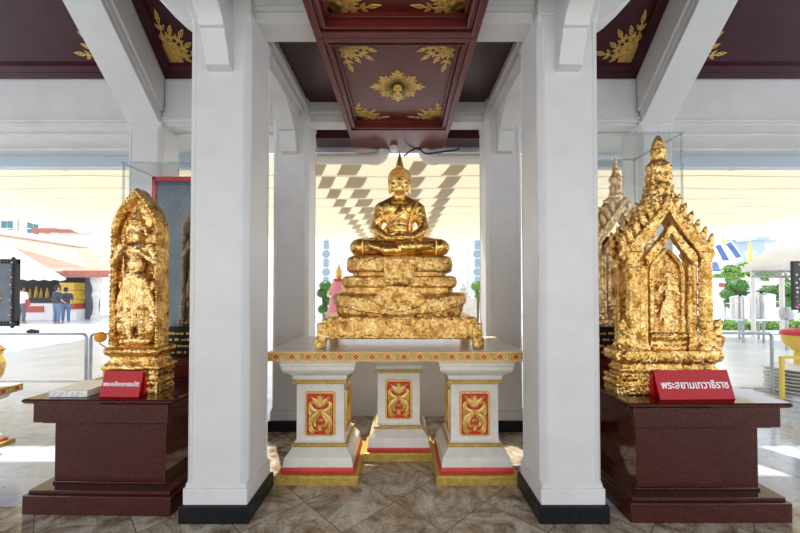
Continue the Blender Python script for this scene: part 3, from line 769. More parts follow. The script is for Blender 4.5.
def stele(loc, rz, gm, name='gold_stele', sc=1.0):
    r = empty(name, loc, rz); H = 1.26; hw = .147
    # local: front at -y
    def P(m): return m.xf(Matrix.Scale(sc, 4))
    base = MB()
    def rect(h, d, z): return [(-h,-d,z),(h,-d,z),(h,d,z),(-h,d,z)]
    base.loft([rect(h*.93, d*.86, z) for h, d, z in ((.170,.100,0),(.170,.100,.05),(.177,.105,.06),(.170,.098,.075),(.172,.098,.105),(.180,.105,.115),(.180,.105,.145),(.188,.11,.15),(.188,.11,.165),(.165,.09,.185),(.152,.082,.20),(.152,.082,.222),(.172,.098,.235),(.180,.103,.25),(.172,.098,.268),(.165,.092,.28),(.16,.09,.282))])
    for k in range(11): 
        base.ball((-.145+.029*k,-.089,.258),(.016,.012,.018), 8); base.ball((-.145+.029*k,-.088,.09),(.013,.008,.012), 8)
    for k in range(6):
        for sx in (-1, 1): base.ball((sx*.166,-.07+.028*k,.258),(.012,.016,.018), 8)
    obj('stepped_base', P(base), gm, r, local=True, fuse=.0065*sc, relax=0, crumple=(.004,30))
    b = MB(); o = arch(hw, 1.0, H, .275, 14, -.006); n = len(o)
    b.prism(o, -.015, .035, 'y')
    i1 = [(u*.86, .275+(v-.275)*.95+.010) for u, v in o]; i2 = [(u*.80, .275+(v-.275)*.925+.016) for u, v in o]
    vs = [(u,-.052,v) for u, v in o]+[(u,-.068,v) for u, v in [(p[0]*.96, .275+(p[1]-.275)*.985+.004) for p in o]]+[(u,-.068,v) for u, v in i1]+[(u,-.05,v) for u, v in i2]+[(u,-.01,v) for u, v in i2]+[(u,-.01,v) for u, v in o]
    b.add(vs, [(q*n+i, q*n+(i+1)%n, ((q+1)%6)*n+(i+1)%n, ((q+1)%6)*n+i) for q in range(6) for i in range(n)])
    # beading along the rim
    ob = [(p[0]*.925, .275+(p[1]-.275)*.967+.007) for p in o[1:]]+[(o[0][0]*.925, .283)]
    for i in range(len(ob)-1):
        a, c = V((ob[i][0],0,ob[i][1])), V((ob[i+1][0],0,ob[i+1][1])); L = (c-a).length; k = max(1, int(L/.03))
        for q in range(k):
            p = a+(c-a)*(q/k); b.ball((p.x,-.069,p.z),(.010,.009,.010), 8)
    obj('niche_frame', P(b), gm, r, local=True, fuse=.005*sc, relax=0, crumple=(.0025,40))
    f = MB(); fig_relief(f, 0, -.050, .33, .80)
    f.ball((0,-.03,.315),(.095,.04,.035)); f.ball((0,-.02,1.07),(.085,.02,.10))
    for s in (-1, 1):
        f.limb((s*.085,-.025,.36),(s*.08,-.03,.52),.028,.022); f.ball((s*.09,-.04,.40),(.026,.03,.05)); f.ball((s*.09,-.035,.47),(.02,.025,.03)); f.ball((s*.085,-.03,.56),(.03,.03,.035)); f.ball((s*.095,-.03,.66),(.022,.025,.04))
        f.limb((s*.098,-.02,.62),(s*.10,-.02,.98),.015,.010)
    obj('deity_relief', P(f), M['goldrelief'] if gm == M['gold'] else gm, r, local=True, fuse=.005*sc, relax=1, crumple=(.0025,40))
    return r
s1 = stele((-1.597, 2.245, PZ), R(1), M['gold'])
tag(s1, 'tall pointed gold-leafed stele with a standing crowned figure, on the left plinth', 'stele')

# ------------------------------------------------------------------ gilded spired shrine
def flame(m, p, h, w, lean=0, n=6):
    """upright flame / leaf finial"""
    pts = [V(p)+V((lean*h*(k/n)**1.6, 0, h*k/n)) for k in range(n+1)]
    m.tube(pts, [w*(math.sin(PI*min(1,(k+.9)/(n+1)))**.8)*.9+.003 for k in range(n+1)], 8)
def shrine(loc, gm, name, sc=1.0, slender=False):
    r = empty(name, loc)
    def P(m): return m.xf(Matrix.Diagonal((sc*.97, sc*.44, sc, 1)))
    def rc(hx, hy, z, c=.03): return ring_ch(-hx,hx,-hy,hy,z,c)
    b = MB().loft([rc(hx,hy,z,.05) for hx,hy,z in ((.335,.205,0),(.335,.205,.05),(.345,.212,.06),(.33,.20,.075),(.315,.19,.10),(.30,.18,.125),(.31,.185,.14),(.315,.19,.15),(.295,.175,.165),(.295,.175,.185),(.33,.20,.20),(.338,.206,.215),(.338,.206,.245),(.33,.20,.262),(.32,.195,.265))])
    for k in range(15):
        for (z, r_) in ((.10,.016),(.232,.013)): b.ball((-.30+.043*k,-.192-(.01 if z > .2 else 0),z),(r_*1.2,r_,r_), 8)
    for k in range(8):
        for sx in (-1,1): b.ball((sx*.328,-.15+.043*k,.10),(.016,.018,.016), 8)
    obj('stepped_base', P(b), gm, r, local=True, fuse=.007*sc, relax=0, crumple=(.004,34))
    # clustered columns
    for sx in (-1, 1):
        for (xx, yy, rr, z1) in ((.225,-.15,.036,.86),(.155,-.115,.026,.84),(.225,.12,.036,.86)):
            m = MB()
            m.sqlathe([(rr*1.4,.26),(rr*1.4,.285),(rr*1.1,.30),(rr,.32),(rr,z1-.05),(rr*1.15,z1-.04),(rr*1.4,z1-.02),(rr*1.5,z1)], sx*xx, yy)
            for k in range(17):
                z = .32+.027*k
                for (dx, dy) in ((-.6,-1),(.6,-1),(-1,0),(1,0)): m.ball((sx*xx+rr*dx, yy+rr*dy, z),(rr*.36,rr*.36,.016), 7)
            obj('column', P(m), gm, r, local=True, fuse=.006*sc, relax=0, crumple=(.003,40))
    # inner niche
    o = arch(.112,.74,.89,.265,10); n = len(o); m = MB()
    m.prism(o, -.02, .03, 'y'); i1 = [(u*.76,.265+(v-.265)*.92+.02) for u, v in o]
    vs = [(u,-.03,v) for u, v in o]+[(u,-.06,v) for u, v in o]+[(u,-.06,v) for u, v in i1]+[(u,0,v) for u, v in i1]+[(u,0,v) for u, v in o]
    m.add(vs, [(q*n+i, q*n+(i+1)%n, ((q+1)%5)*n+(i+1)%n, ((q+1)%5)*n+i) for q in range(5) for i in range(n)])
    m.loft([rc(hx,hy,z,.01) for hx,hy,z in ((.105,.10,.262),(.105,.10,.29),(.085,.08,.30),(.085,.08,.32),(.11,.10,.335),(.115,.105,.35),(.10,.09,.365))])
    m.xf(Matrix.Translation((0,-.06,0)))
    obj('niche', P(m), gm, r, local=True, fuse=.0065*sc, relax=0, crumple=(.004,34))
    f = fig_relief(MB(), 0, -.135, .37, .40)
    obj('deity_relief', P(f), M['goldrelief'] if gm == M['gold'] else gm, r, local=True, fuse=.0048*sc, relax=1, crumple=(.003,40))
    # crouching guardians / naga heads at the corners
    for sx in (-1, 1):
        g = MB(); x = sx*.262; y = -.165
        g.ball((x,y,.30),(.058,.045,.05)); g.limb((x-sx*.03,y,.29),(x-sx*.072,y-.012,.28),.034,.022); g.limb((x+sx*.005,y,.32),(x+sx*.028,y,.40),.045,.032); flame(g,(x+sx*.03,y,.38),.075,.030,sx*.12)
        g.ball((x+sx*.018,y-.03,.37),(.028,.026,.03)); g.limb((x+sx*.03,y,.285),(x+sx*.055,y-.01,.33),.03,.022)
        obj('naga_guardian', P(g), gm, r, local=True, fuse=.0065*sc, relax=1, crumple=(.006,40))
    # gables: nested chevrons
    def chev(m, zp, zl, hw, t, y0, y1, curl=False):
        for sx in (-1, 1):
            n_ = 10; up = []; dn = []
            for k in range(n_+1):
                q = k/n_; x = sx*hw*(q**1.08); z = zp+(zl-zp)*(q**.86)
                up.append((x, z+t*.55)); dn.append((x-sx*t*.25*q, z-t*.55))
            m.prism(up+dn[::-1], y0, y1, 'y')
            if curl:
                c = V((sx*(hw+.0),(y0+y1)/2,zl+.01)); pts = [c+V((sx*(.045-.004*k)*math.sin(.62*k)*.9, 0, -.045+(.045-.004*k)*(1-math.cos(.62*k)))) for k in range(9)]
                m.tube(pts, [.032]+[.030-.002*k for k in range(8)], 8)
                flame(m, (sx*(hw+.02),(y0+y1)/2,zl), .12, .026, sx*.22)
                for k in range(1, 6):
                    q = k/6; x = sx*hw*q**1.08; z = zp+(zl-zp)*q**.86
                    flame(m, (x+sx*.02,(y0+y1)/2,z+.01), .105, .024, sx*.30)
    for (zp, zl, hw, t, y0, y1, cu) in ((1.17,.86,.245,.085,-.17,-.07,True),(1.01,.80,.165,.062,-.215,-.12,False),(1.20,.88,.25,.085,.05,.15,True)):
        m = MB(); chev(m, zp, zl, hw, t, y0, y1, cu)
        obj('gable', P(m), gm, r, local=True, fuse=.0065*sc, relax=0, crumple=(.004,40))
    # the roof is hollow behind the gables: cut by building it as two slopes
    roof = MB()
    for sx in (-1, 1):
        roof.hexa([(sx*.26,-.10,.82),(sx*.19,-.10,.82),(sx*.19,.12,.82),(sx*.26,.12,.82),(sx*.06,-.06,1.24),(sx*.0,-.06,1.14),(sx*.0,.10,1.14),(sx*.06,.10,1.24)])
        roof.limb((sx*.22,0,.93),(sx*.05,0,1.2),.05,.06)
    obj('roof', P(roof), gm, r, local=True, fuse=.009*sc, relax=0, crumple=(.007,26))
    if slender:
        pf_ = [(.0,1.08),(.10,1.10),(.085,1.17),(.062,1.24),(.045,1.31),(.036,1.36),(.052,1.385),(.056,1.41),(.040,1.435),(.030,1.46),(.020,1.52),(.010,1.58),(.002,1.63)]
    else:
        pf_ = [(.0,1.08),(.125,1.10),(.108,1.16),(.092,1.22),(.080,1.29),(.072,1.35),(.074,1.39),(.064,1.425),(.044,1.44),(.042,1.455),(.050,1.48),(.050,1.505),(.042,1.53),(.036,1.555),(.024,1.585),(.010,1.60),(.002,1.61)]
    sp = MB().lathe(pf_, (0,.03,0), 24, 0, 1, 1.5)
    for z, rr in ((1.18,.10),(1.26,.085),(1.33,.074),(1.40,.07)):
        if slender: rr *= .62
        for k in range(10): sp.ball((rr*math.cos(2*PI*k/10), .03+1.5*rr*math.sin(2*PI*k/10), z),(.011,.018,.028), 8)
    obj('spire', P(sp), gm, r, local=True, fuse=.0058*sc, relax=0, crumple=(.005,44))
    return r
h1 = shrine((1.662, 2.222, PZ), M['gold'], 'gilded_shrine')
tag(h1, 'bright gilded shrine with a stout spire and gables in front of the clear case', 'shrine', None)

# ------------------------------------------------------------------ display cases on the plinths
def case(x0, x1, y0, y1, zt, label, rail_label):
    r = empty('display_case', ((x0+x1)/2, (y0+y1)/2, PZ)); tag(r, label, 'display case')
    zb = .80
    b = MB().box(x0,x1,y0,y1,PZ,.735); b.box(x0+.02,x1-.02,y0+.02,y1-.02,.735,zb)
    obj('wooden_base', b, M['darkwood'], r, bevel=.004)
    t = .008; a = MB()
    a.box(x0+.03,x1-.03,y0+.03,y0+.03+t,zb,zt); a.box(x0+.03,x0+.03+t,y0+.038,y1-.04,zb,zt); a.box(x1-.03-t,x1-.03,y0+.038,y1-.04,zb,zt); a.box(x0+.03,x1-.03,y1-.04,y1-.032,zb,zt)
    a.box(x0+.025,x1-.025,y0+.025,y1-.027,zt,zt+t)
    obj('clear_box', a, M['acrylic'], r)
    e = MB()
    for (xx) in (x0+.034, x1-.034):
        for yy in (y0+.034, y1-.036):
            e.box(xx-.006,xx+.006,yy-.006,yy+.006,zb,zt)
    for yy in (y0+.03, y1-.03): e.box(x0+.025,x1-.025,yy-.007,yy+.007,zt+.0005,zt+.0125)
    for xx in (x0+.03, x1-.03): e.box(xx-.007,xx+.007,y0+.025,y1-.025,zt+.0005,zt+.0125)
    obj('glued_edge', e, M['acryledge'], r)
    return r
def plaque(x0, x1, y, z0, z1, label):
    r = empty('inscribed_plaque', ((x0+x1)/2, y, z0)); tag(r, label, 'plaque')
    obj('stone', MB().box(x0,x1,y-.012,y+.008,z0,z1), M['blackstone'], r, bevel=.002)
    m = MB(); rnd = random.Random(3)
    for k in range(4):
        zc = z1-.045-.045*k; x = x0+.03
        while x < x1-.05:
            w = rnd.uniform(.012,.03); m.box(x,min(x+w,x1-.02),y-.0135,y-.012,zc-.009,zc+.009*rnd.uniform(.3,1)); x += w+rnd.choice((.006,.006,.02))
    obj('lettering', m, M['goldpaint'], r, smooth=0)
    return r
case(-2.03,-1.30,2.56,3.16,2.21,'clear acrylic display case on a dark red base behind the pointed gold stele','')
case(1.33,2.13,2.56,3.16,2.43,'clear acrylic display case on a dark red base behind the gilded spired shrine','')
plaque(-1.99,-1.33,2.574,.8005,1.02,'black plaque with gold lettering leaning on the case behind the pointed stele')
plaque(1.37,2.09,2.574,.8005,1.02,'black plaque with gold lettering leaning on the case behind the spired shrine')
bb = empty('framed_backboard', (-1.62, 2.90, .80)); tag(bb, 'dark backboard with a red frame inside the left display case', 'backboard')
obj('dark_panel', MB().box(-1.955,-1.345,2.885,2.90,.80,2.17), M['slate'], bb)
fm = MB(); fm.box(-1.985,-1.955,2.87,2.905,.80,2.20); fm.box(-1.345,-1.315+.0,2.87,2.905,.80,2.20); fm.box(-1.985,-1.315,2.87,2.905,2.17,2.205-.001)
obj('frame', fm, M['redframe'], bb, bevel=.003)
bb2 = tag(obj('backboard', MB().box(1.38,2.08,3.085,3.10,.80,1.75), M['darkwood']), 'dark red backboard inside the right display case behind the paler shrine', 'backboard')
s2 = stele((-1.475, 2.735, .80), R(4), M['goldshaded'], 'shaded_stele', .94)  # gilt stele in shade, darkened by its colour
tag(s2, 'gilded stele with its shade painted dull brown, inside the left display case, half hidden by the pillar', 'stele')
h2 = shrine((1.757, 2.83, .80), M['goldpale'], 'pale_shrine', .975, True)
tag(h2, 'paler gilded shrine with a thin spire standing inside the clear right display case', 'shrine')

# ------------------------------------------------------------------ red name signs
def sign(loc, rz, w, h, tilt, text, label):
    r = empty('name_sign', loc, rz); tag(r, label, 'sign')
    m = MB(); c, s_ = math.cos(tilt), math.sin(tilt); t = .008
    P = lambda u, v, d: V((u, v*s_ - d*c, v*c + d*s_))      # d towards the viewer
    m.hexa([P(-w/2,0,0),P(w/2,0,0),P(w/2,0,-t),P(-w/2,0,-t),P(-w/2,h,0),P(w/2,h,0),P(w/2,h,-t),P(-w/2,h,-t)])
    back = MB().hexa([(-w/2,h*s_+.004,.0),(w/2,h*s_+.004,0),(w/2,h*s_+.05,0),(-w/2,h*s_+.05,0),(-w/2,h*s_+.006,h*c*.96),(w/2,h*s_+.006,h*c*.96),(w/2,h*s_+.012,h*c*.96),(-w/2,h*s_+.012,h*c*.96)])
    obj('face_panel', m, M['signred'], r, local=True, bevel=.001); obj('back_stand', back, M['signred'], r, local=True)
    cu = bpy.data.curves.new('t', 'FONT'); cu.body = text; cu.resolution_u = 3; cu.extrude = .01; cu.offset = .012
    to = bpy.data.objects.new('t', cu); COL.objects.link(to)
    me = bpy.data.meshes.new_from_object(to.evaluated_get(bpy.context.evaluated_depsgraph_get())); bpy.data.objects.remove(to)
    xs = [v.co.x for v in me.vertices]; x0, x1 = min(xs), max(xs); k = w*.90/(x1-x0); ys = [v.co.y for v in me.vertices]; yc = (min(ys)+max(ys))/2
    tm = MB(); tm.add([P((v.co.x-(x0+x1)/2)*k, h*.50+(v.co.y-yc)*k*1.12, .0022+v.co.z*.2) for v in me.vertices], [list(p.vertices) for p in me.polygons])
    obj('lettering', tm, M['silver'], r, local=True, smooth=0)
    return r
a_ = at(117.5, 393.5, 2.09)
sign((a_.x, 2.10, PZ), R(-2), .238, .15, R(14), 'พระคลังมหาสมบัติ', 'red sign with silver Thai lettering at the foot of the pointed gold stele')
a_ = at(697.5, 397, 2.06)
sign((a_.x, 2.055, PZ), R(2), .445, .165, R(18), 'พระสยามเทวาธิราช', 'red sign with silver Thai lettering at the foot of the spired shrine')

# white patterned slab on the left plinth and marigold
sl_ = empty('white_tray', (-1.86, 2.2, PZ)); tag(sl_, 'white slab with a painted floral edge beside the pointed stele on the left plinth', 'tray')
obj('slab', MB().box(-2.02,-1.80,2.10,2.34,PZ,.70), M['lacquer'], sl_, bevel=.003)
def _pat(n, b):
    v = coord(n); t = nd(n, 'ShaderNodeTexVoronoi', Scale=42); n.links.new(v, t.inputs['Vector'])
    n.links.new(ramp(n, t.outputs['Distance'], [(.10,(.55,.42,.30)),(.22,(.80,.78,.70)),(.35,(.42,.50,.40)),(.5,(.82,.80,.74))]), b.inputs['Base Color'])
M['pattern'] = mat('painted_floral', (.7,.7,.6), .3, build=_pat)
obj('painted_edge', MB().box(-2.023,-1.80,2.096,2.10,.662,.698).box(-2.024,-2.02,2.096,2.34,.662,.698), M['pattern'], sl_)
mp = at(100.5, 337, 2.17)
mg = empty('marigold', (mp.x, mp.y, mp.z-.05)); tag(mg, 'orange marigold flower tucked against the left edge of the pointed stele', 'flower')
fm = MB(); rnd = random.Random(8)
for k in range(60):
    t = math.acos(1-2*(k+.5)/60); p = k*2.39996
    d = V((math.sin(t)*math.cos(p), math.sin(t)*math.sin(p), math.cos(t))); fm.ball(mp+d*.022, (.011,.011,.011), 6)
obj('bloom', fm, M['orange'], mg); obj('stem', MB().tube([mp-V((0,0,.015)), mp+V((-.005,0,-.04)), (-1.757, 2.19, .925)], .004), M['goldsmooth'], mg)

# ================================================================== the courtyard
M['wallwhite'] = mottled('white_plaster', (.80,.80,.79), (.86,.86,.85), 2, .7)
M['wallyellow'] = mottled('yellow_plaster', (.52,.38,.17), (.58,.44,.22), 2, .7)
M['teal'] = mat('teal_glass', (.06,.17,.20), .3)
M['lattice'] = mat('blue_grey_lattice', (.24,.33,.40), .5)
M['roofred'] = mottled('red_brown_roof', (.33,.10,.07), (.42,.15,.10), 6, .6)
def _tiles(n, b):
    v = coord(n, scale=(1,1,1))
    br = nd(n, 'ShaderNodeTexBrick', offset=.5); br.inputs['Scale'].default_value = 1; br.inputs['Brick Width'].default_value = .22; br.inputs['Row Height'].default_value = .16; br.inputs['Mortar Size'].default_value = .02
    br.inputs['Color1'].default_value = (.40,.19,.11,1); br.inputs['Color2'].default_value = (.50,.27,.18,1); br.inputs['Mortar'].default_value = (.36,.18,.12,1)
    n.links.new(v, br.inputs['Vector']); n.links.new(br.outputs['Color'], b.inputs['Base Color'])
M['tile'] = mat('salmon_roof_tiles', (.6,.35,.25), .6, build=_tiles)
M['leaf'] = mottled('leaf_green', (.03,.10,.02), (.10,.24,.04), 20, .5)
M['leaflight'] = mottled('light_leaf_green', (.12,.26,.05), (.24,.40,.09), 16, .5)
M['bark'] = mottled('bark', (.10,.07,.05), (.18,.13,.09), 12, .8)
M['skin'] = mat('skin', (.42,.25,.17), .5)
M['hair'] = mat('hair', (.012,.011,.011), .5)
M['shirtwhite'] = mat('white_cotton', (.75,.76,.78), .8)
M['shirtgrey'] = mat('charcoal_cotton', (.045,.05,.06), .8)
M['shirtdark'] = mat('dark_cotton', (.06,.05,.07), .8)
M['jeans'] = mat('blue_denim', (.12,.17,.27), .8)
M['greytrouser'] = mat('grey_cloth', (.12,.13,.15), .8)
M['pink'] = mat('pink_cloth', (.80,.24,.36), .6)
M['plate'] = mottled('grey_ceramic', (.66,.65,.61), (.76,.75,.72), 6, .35)
M['stonepale'] = mottled('pale_stone', (.55,.54,.50), (.68,.67,.63), 5, .7)
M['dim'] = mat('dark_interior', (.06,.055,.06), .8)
M['redpanel'] = mat('red_sign_paint', (.52,.10,.06), .5)
M['chair_red'] = mat('red_vinyl', (.55,.04,.07), .35)
M['yellowmetal'] = mat('yellow_painted_metal', (.75,.52,.08), .35)
M['bluegrey'] = mat('blue_grey_roof', (.34,.42,.50), .5)

# ---- big cloth canopy behind the pavilion: sagging folds between wires
ca = empty('cloth_canopy', (0, 7.5, 3.0)); tag(ca, 'cream cloth canopy sagging in wavy folds over the courtyard behind the pavilion', 'canopy')
CY0, CYN, CP = 4.62, 11, .60
def cz(D):
    t = ((D-CY0)/CP) % 1.0
    return 3.03 - .15*math.sin(PI*t)**.8 - .012*(D-CY0)
cm = MB(); xs = [-8.9+.89*i for i in range(21)]; rows = []
ND = CYN*10
for j in range(ND+1):
    D = CY0+CP*CYN*j/ND; rows.append([(x + (.10*math.sin(PI*(((D-CY0)/CP) % 1.0)) if abs(x) > 8.8 else 0)*(-1 if x > 0 else 1), D, cz(D)+.012*math.sin(x*2.1+D)) for x in xs])
vs = [p for r in rows for p in r]; nx = len(xs)
cm.add(vs, [(j*nx+i, j*nx+i+1, (j+1)*nx+i+1, (j+1)*nx+i) for j in range(ND) for i in range(nx-1)])
obj('cloth', cm, M['canopy'], ca, smooth=60, fix=False)
# sun shadows painted as slanted tan patches, only on one slope of every fold
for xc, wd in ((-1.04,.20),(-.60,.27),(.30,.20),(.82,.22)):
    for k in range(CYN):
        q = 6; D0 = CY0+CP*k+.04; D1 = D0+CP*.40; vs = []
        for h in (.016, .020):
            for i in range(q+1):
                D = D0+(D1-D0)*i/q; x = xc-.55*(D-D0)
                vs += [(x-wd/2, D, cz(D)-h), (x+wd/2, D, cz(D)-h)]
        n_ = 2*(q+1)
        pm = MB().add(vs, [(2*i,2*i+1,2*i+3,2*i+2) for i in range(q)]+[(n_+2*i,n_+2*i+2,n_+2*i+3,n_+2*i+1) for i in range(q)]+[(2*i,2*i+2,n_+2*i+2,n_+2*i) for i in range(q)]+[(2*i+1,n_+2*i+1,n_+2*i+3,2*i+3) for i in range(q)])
        obj('shadow_patch', pm, M['canopyshadow'], ca)
for k in range(CYN):  # paler cloth strip under the far end of every fold
    q = 4; D0 = CY0+CP*k+.46; D1 = CY0+CP*(k+1)-.004; vs = []
    for i in range(q+1):
        D = D0+(D1-D0)*i/q
        vs += [(x, D, cz(D)-.022+.012*math.sin(x*2.1+D)) for x in xs]
    o = obj('pale_band', MB().add(vs, [(i*nx+j, i*nx+j+1, (i+1)*nx+j+1, (i+1)*nx+j) for i in range(q) for j in range(nx-1)]), M['tent'], ca, fix=False, smooth=60)
wm = MB()
for k in range(CYN+1):
    D = CY0+CP*k; wm.tube([(-9.1,D,3.04-.012*(D-CY0)),(9.1,D,3.04-.012*(D-CY0))], .004, 6)
obj('wire', wm, M['wallwhite'], ca)

# ---- people
def person(loc, rz, H, shirt, trouser, label, bag=None):
    r = empty('person', loc, rz); tag(r, label, 'person'); k = H/1.75
    v = lambda x, y, z: V((x*k, y*k, z*k))
    b = MB()
    b.ball(v(0,0,1.62), (.078*k,.095*k,.115*k)); b.ball(v(0,.09,1.60),(.016*k,.02*k,.02*k)); b.limb(v(0,0,1.40),v(0,0,1.52),.055*k,.05*k)
    b.ball(v(0,0,1.30),(.17*k,.11*k,.16*k)); b.ball(v(0,0,1.08),(.145*k,.10*k,.17*k)); b.ball(v(0,0,.92),(.16*k,.11*k,.12*k))
    for s in (-1, 1):
        b.limb(v(s*.19,0,1.38),v(s*.235,-.01,1.12),.05*k,.04*k); b.limb(v(s*.235,-.01,1.12),v(s*.21,.16,.96),.038*k,.028*k); b.ball(v(s*.205,.2,.94),(.03*k,.05*k,.025*k))
        b.limb(v(s*.09,0,.88),v(s*.10,.01,.48),.085*k,.055*k); b.limb(v(s*.10,.01,.48),v(s*.105,-.01,.08),.055*k,.038*k); b.limb(v(s*.105,-.02,.035),v(s*.115,.14,.03),.035*k,.03*k)
        b.ball(v(s*.08,0,1.62),(.015*k,.025*k,.03*k))
    obj('body', b, M['skin'], r, local=True, fuse=.016, relax=2)
    t = MB()
    t.ball(v(0,0,1.30),(.19*k,.125*k,.165*k)); t.ball(v(0,0,1.08),(.165*k,.12*k,.19*k)); t.ball(v(0,0,.95),(.17*k,.125*k,.10*k))
    for s in (-1, 1): t.limb(v(s*.185,0,1.385),v(s*.24,-.01,1.16),.066*k,.058*k)
    obj('shirt', t, shirt, r, local=True, fuse=.016, relax=2)
    p = MB(); p.ball(v(0,0,.90),(.175*k,.122*k,.13*k))
    for s in (-1, 1): p.limb(v(s*.09,0,.86),v(s*.10,.01,.48),.098*k,.072*k); p.limb(v(s*.10,.01,.48),v(s*.105,-.01,.12),.072*k,.062*k)
    obj('trousers', p, trouser, r, local=True, fuse=.016, relax=2)
    h = MB(); h.ball(v(0,-.02,1.66),(.09*k,.105*k,.10*k)); h.ball(v(0,-.05,1.60),(.08*k,.06*k,.09*k)); obj('hair', h, M['hair'], r, local=True, fuse=.014)
    if bag:
        g = MB(); g.ball(v(.24,.02,.90),(.05*k,.13*k,.11*k)); g.tube([v(.24,-.08,.98),v(.22,0,1.14),v(.24,.12,.98)],.01*k); obj('handbag', g, bag, r, local=True, fuse=.012)
    return r
def gnd(px, D):
    p = at(px, 300, D); return V((p.x, D, GZ))
person(gnd(21.5, 13.2), R(5), 1.42, M['shirtwhite'], M['greytrouser'], 'person in a white shirt and grey trousers with a red bag, facing the stall', M['chair_red'])
person(gnd(57, 13.2), R(-12), 1.42, M['shirtgrey'], M['jeans'], 'person in a charcoal shirt and blue jeans standing at the stall counter')
person(gnd(66, 13.7), R(30), 1.36, M['shirtdark'], M['jeans'], 'person in a dark shirt just right of the one in charcoal at the stall')

# ---- market stall with tiled roof
def P3(px, py, D): return at(px, py, D)
st = empty('market_stall', gnd(45, 15.5)); tag(st, 'low open market stall with a salmon tiled roof and dark interior across the courtyard', 'stall')
D0, D1 = 14.2, 18.5
e0, e1 = P3(-60, 275, D0), P3(109, 274, D0); r0, r1 = P3(-60, 226, D1), P3(88, 249, D1)
rm = MB(); t = V((0,0,.12))
rm.hexa([e0, e1, r1, r0, e0+t, e1+t, r1+t, r0+t]); obj('tiled_roof', rm, M['tile'], st)
e2 = V((e1.x+.1, D1+4, e1.z)); rm = MB(); rm.hexa([e1, e2, V((r1.x,r1.y,r1.z)), r1+V((-.02,-.02,0)), e1+t, e2+t, r1+t+V((.03,.03,0)), r1+t]); obj('roof_hip', rm, M['roofred'], st)
obj('ridge_cap', MB().tube([r0+t, r1+t, ], .22, 8), M['wallwhite'], st)
obj('eave_board', MB().box(P3(64,270,D0).x, e1.x, D0-.06, D0, e1.z-.14, e1.z+.14), M['roofred'], st)
b = MB(); xw0, xw1 = gnd(-70, D1-.6).x, gnd(93, D1-.6).x
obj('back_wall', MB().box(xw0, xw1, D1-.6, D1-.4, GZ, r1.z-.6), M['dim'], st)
obj('counter', MB().box(gnd(-60,14.7).x, gnd(64,14.7).x, 14.7, 15.4, GZ, .66), M['wallwhite'], st, bevel=.01)
obj('shelf', MB().box(gnd(-60,16).x, gnd(70,16).x, 16.0, 16.4, GZ, .86), M['greytrouser'], st)
# carved post at the corner
pc = gnd(96, 14.6); m = MB().lathe([(.17,0),(.17,.15),(.12,.25),(.09,.5),(.10,.8),(.15,1.05),(.11,1.2),(.14,1.4),(.2,1.6),(.2,1.78)], pc, 12)
obj('carved_post', m, M['stonepale'], st)
m = MB().box(gnd(85,15).x, gnd(95,15).x, 15.0, 15.25, GZ, 1.78); obj('side_wall', m, M['greytrouser'], st)
tp = empty('sunshade', P3(30, 262, 12.6)); tag(tp, 'white sheet awning with a scalloped edge in front of the stall roof', 'awning')
a0, a1 = P3(-80, 276, 12.7), P3(66, 278, 13.3); b0, b1 = P3(-80, 214, 15.6), P3(2, 241, 15.0)
m = MB(); N = 26; vs = []
for i in range(N+1):
    p = a0.lerp(a1, i/N); q = b0.lerp(b1, i/N); vs += [q, q.lerp(p, .5)+V((0,0,-.04)), p, p+V((0,0,-.07-.05*(i % 2)))]
m.add(vs, [(4*i+k, 4*i+4+k, 4*i+5+k, 4*i+1+k) for i in range(N) for k in range(3)])
o = obj('sheet', m, M['tent'], tp, fix=False, smooth=60); q = o.modifiers.new('s','SOLIDIFY'); q.thickness = .02
obj('post', MB().tube([(a0.x+.1, a0.y+.02, GZ), (a0.x+.1, a0.y+.02, a0.z-.03)], .03), M['galv'], tp)
# statuettes on the stall shelf
def statuette(px, D, z, h, label, mt, grp):
    p = gnd(px, D); r = empty('statuette', (p.x, D, z)); tag(r, label, 'statuette', grp)
    m = MB().lathe([(.0,0),(.10,.0),(.10,.06),(.075,.08),(.09,.11),(.09,.16)], (0,0,0), 10); m.ball((0,0,.24),(.10,.08,.08)); m.ball((0,0,.36),(.07,.055,.11)); m.ball((0,0,.52),(.05,.05,.06)); m.lathe([(.04,0),(.02,.06),(.0,.13)], (0,0,.55), 8)
    m.xf(Matrix.Scale(h/.68, 4)); obj('cast_figure', m, mt, r, local=True, fuse=.013*h/.68)
    return r
marks = ['leftmost of the small gold statuettes on the stall shelf, beside the white shirted person','second small gold statuette from the left on the stall shelf','third small gold statuette from the left on the stall shelf','fourth small gold statuette from the left on the stall shelf','fifth small gold statuette from the left, on the stall shelf nearest the person in charcoal','rightmost small gold statuette on the stall shelf, beyond the person in charcoal']
stt = None
for k, (px, h) in enumerate(((24,.50),(30,.44),(36,.58),(41,.46),(47,.50),(62,.42))):
    if stt is None: stt = statuette(px, 16.15, .8605, .55, marks[0], M['goldpaint'], 'gold statuettes on the stall shelf'); stt.scale = (h/.55,)*3
    else:
        c = copy_tree(stt); p = gnd(px, 16.15); c.location = V((p.x, 16.15, .8605))*U; c.scale = (h/.55,)*3; c['label'] = marks[k]
p = gnd(36, 14.69); r = empty('red_placard', (p.x, 14.69, .33)); tag(r, 'small red placard fixed to the white stall counter', 'placard')
obj('board', MB().box(gnd(27,14.69).x, gnd(44,14.69).x, 14.655, 14.699, .30, .55), M['redpanel'], r)
p = gnd(73, 14.9); r = empty('yellow_shrine', (p.x, 14.9, GZ)); tag(r, 'yellow draped spirit altar on a red base at the right end of the stall', 'shrine')
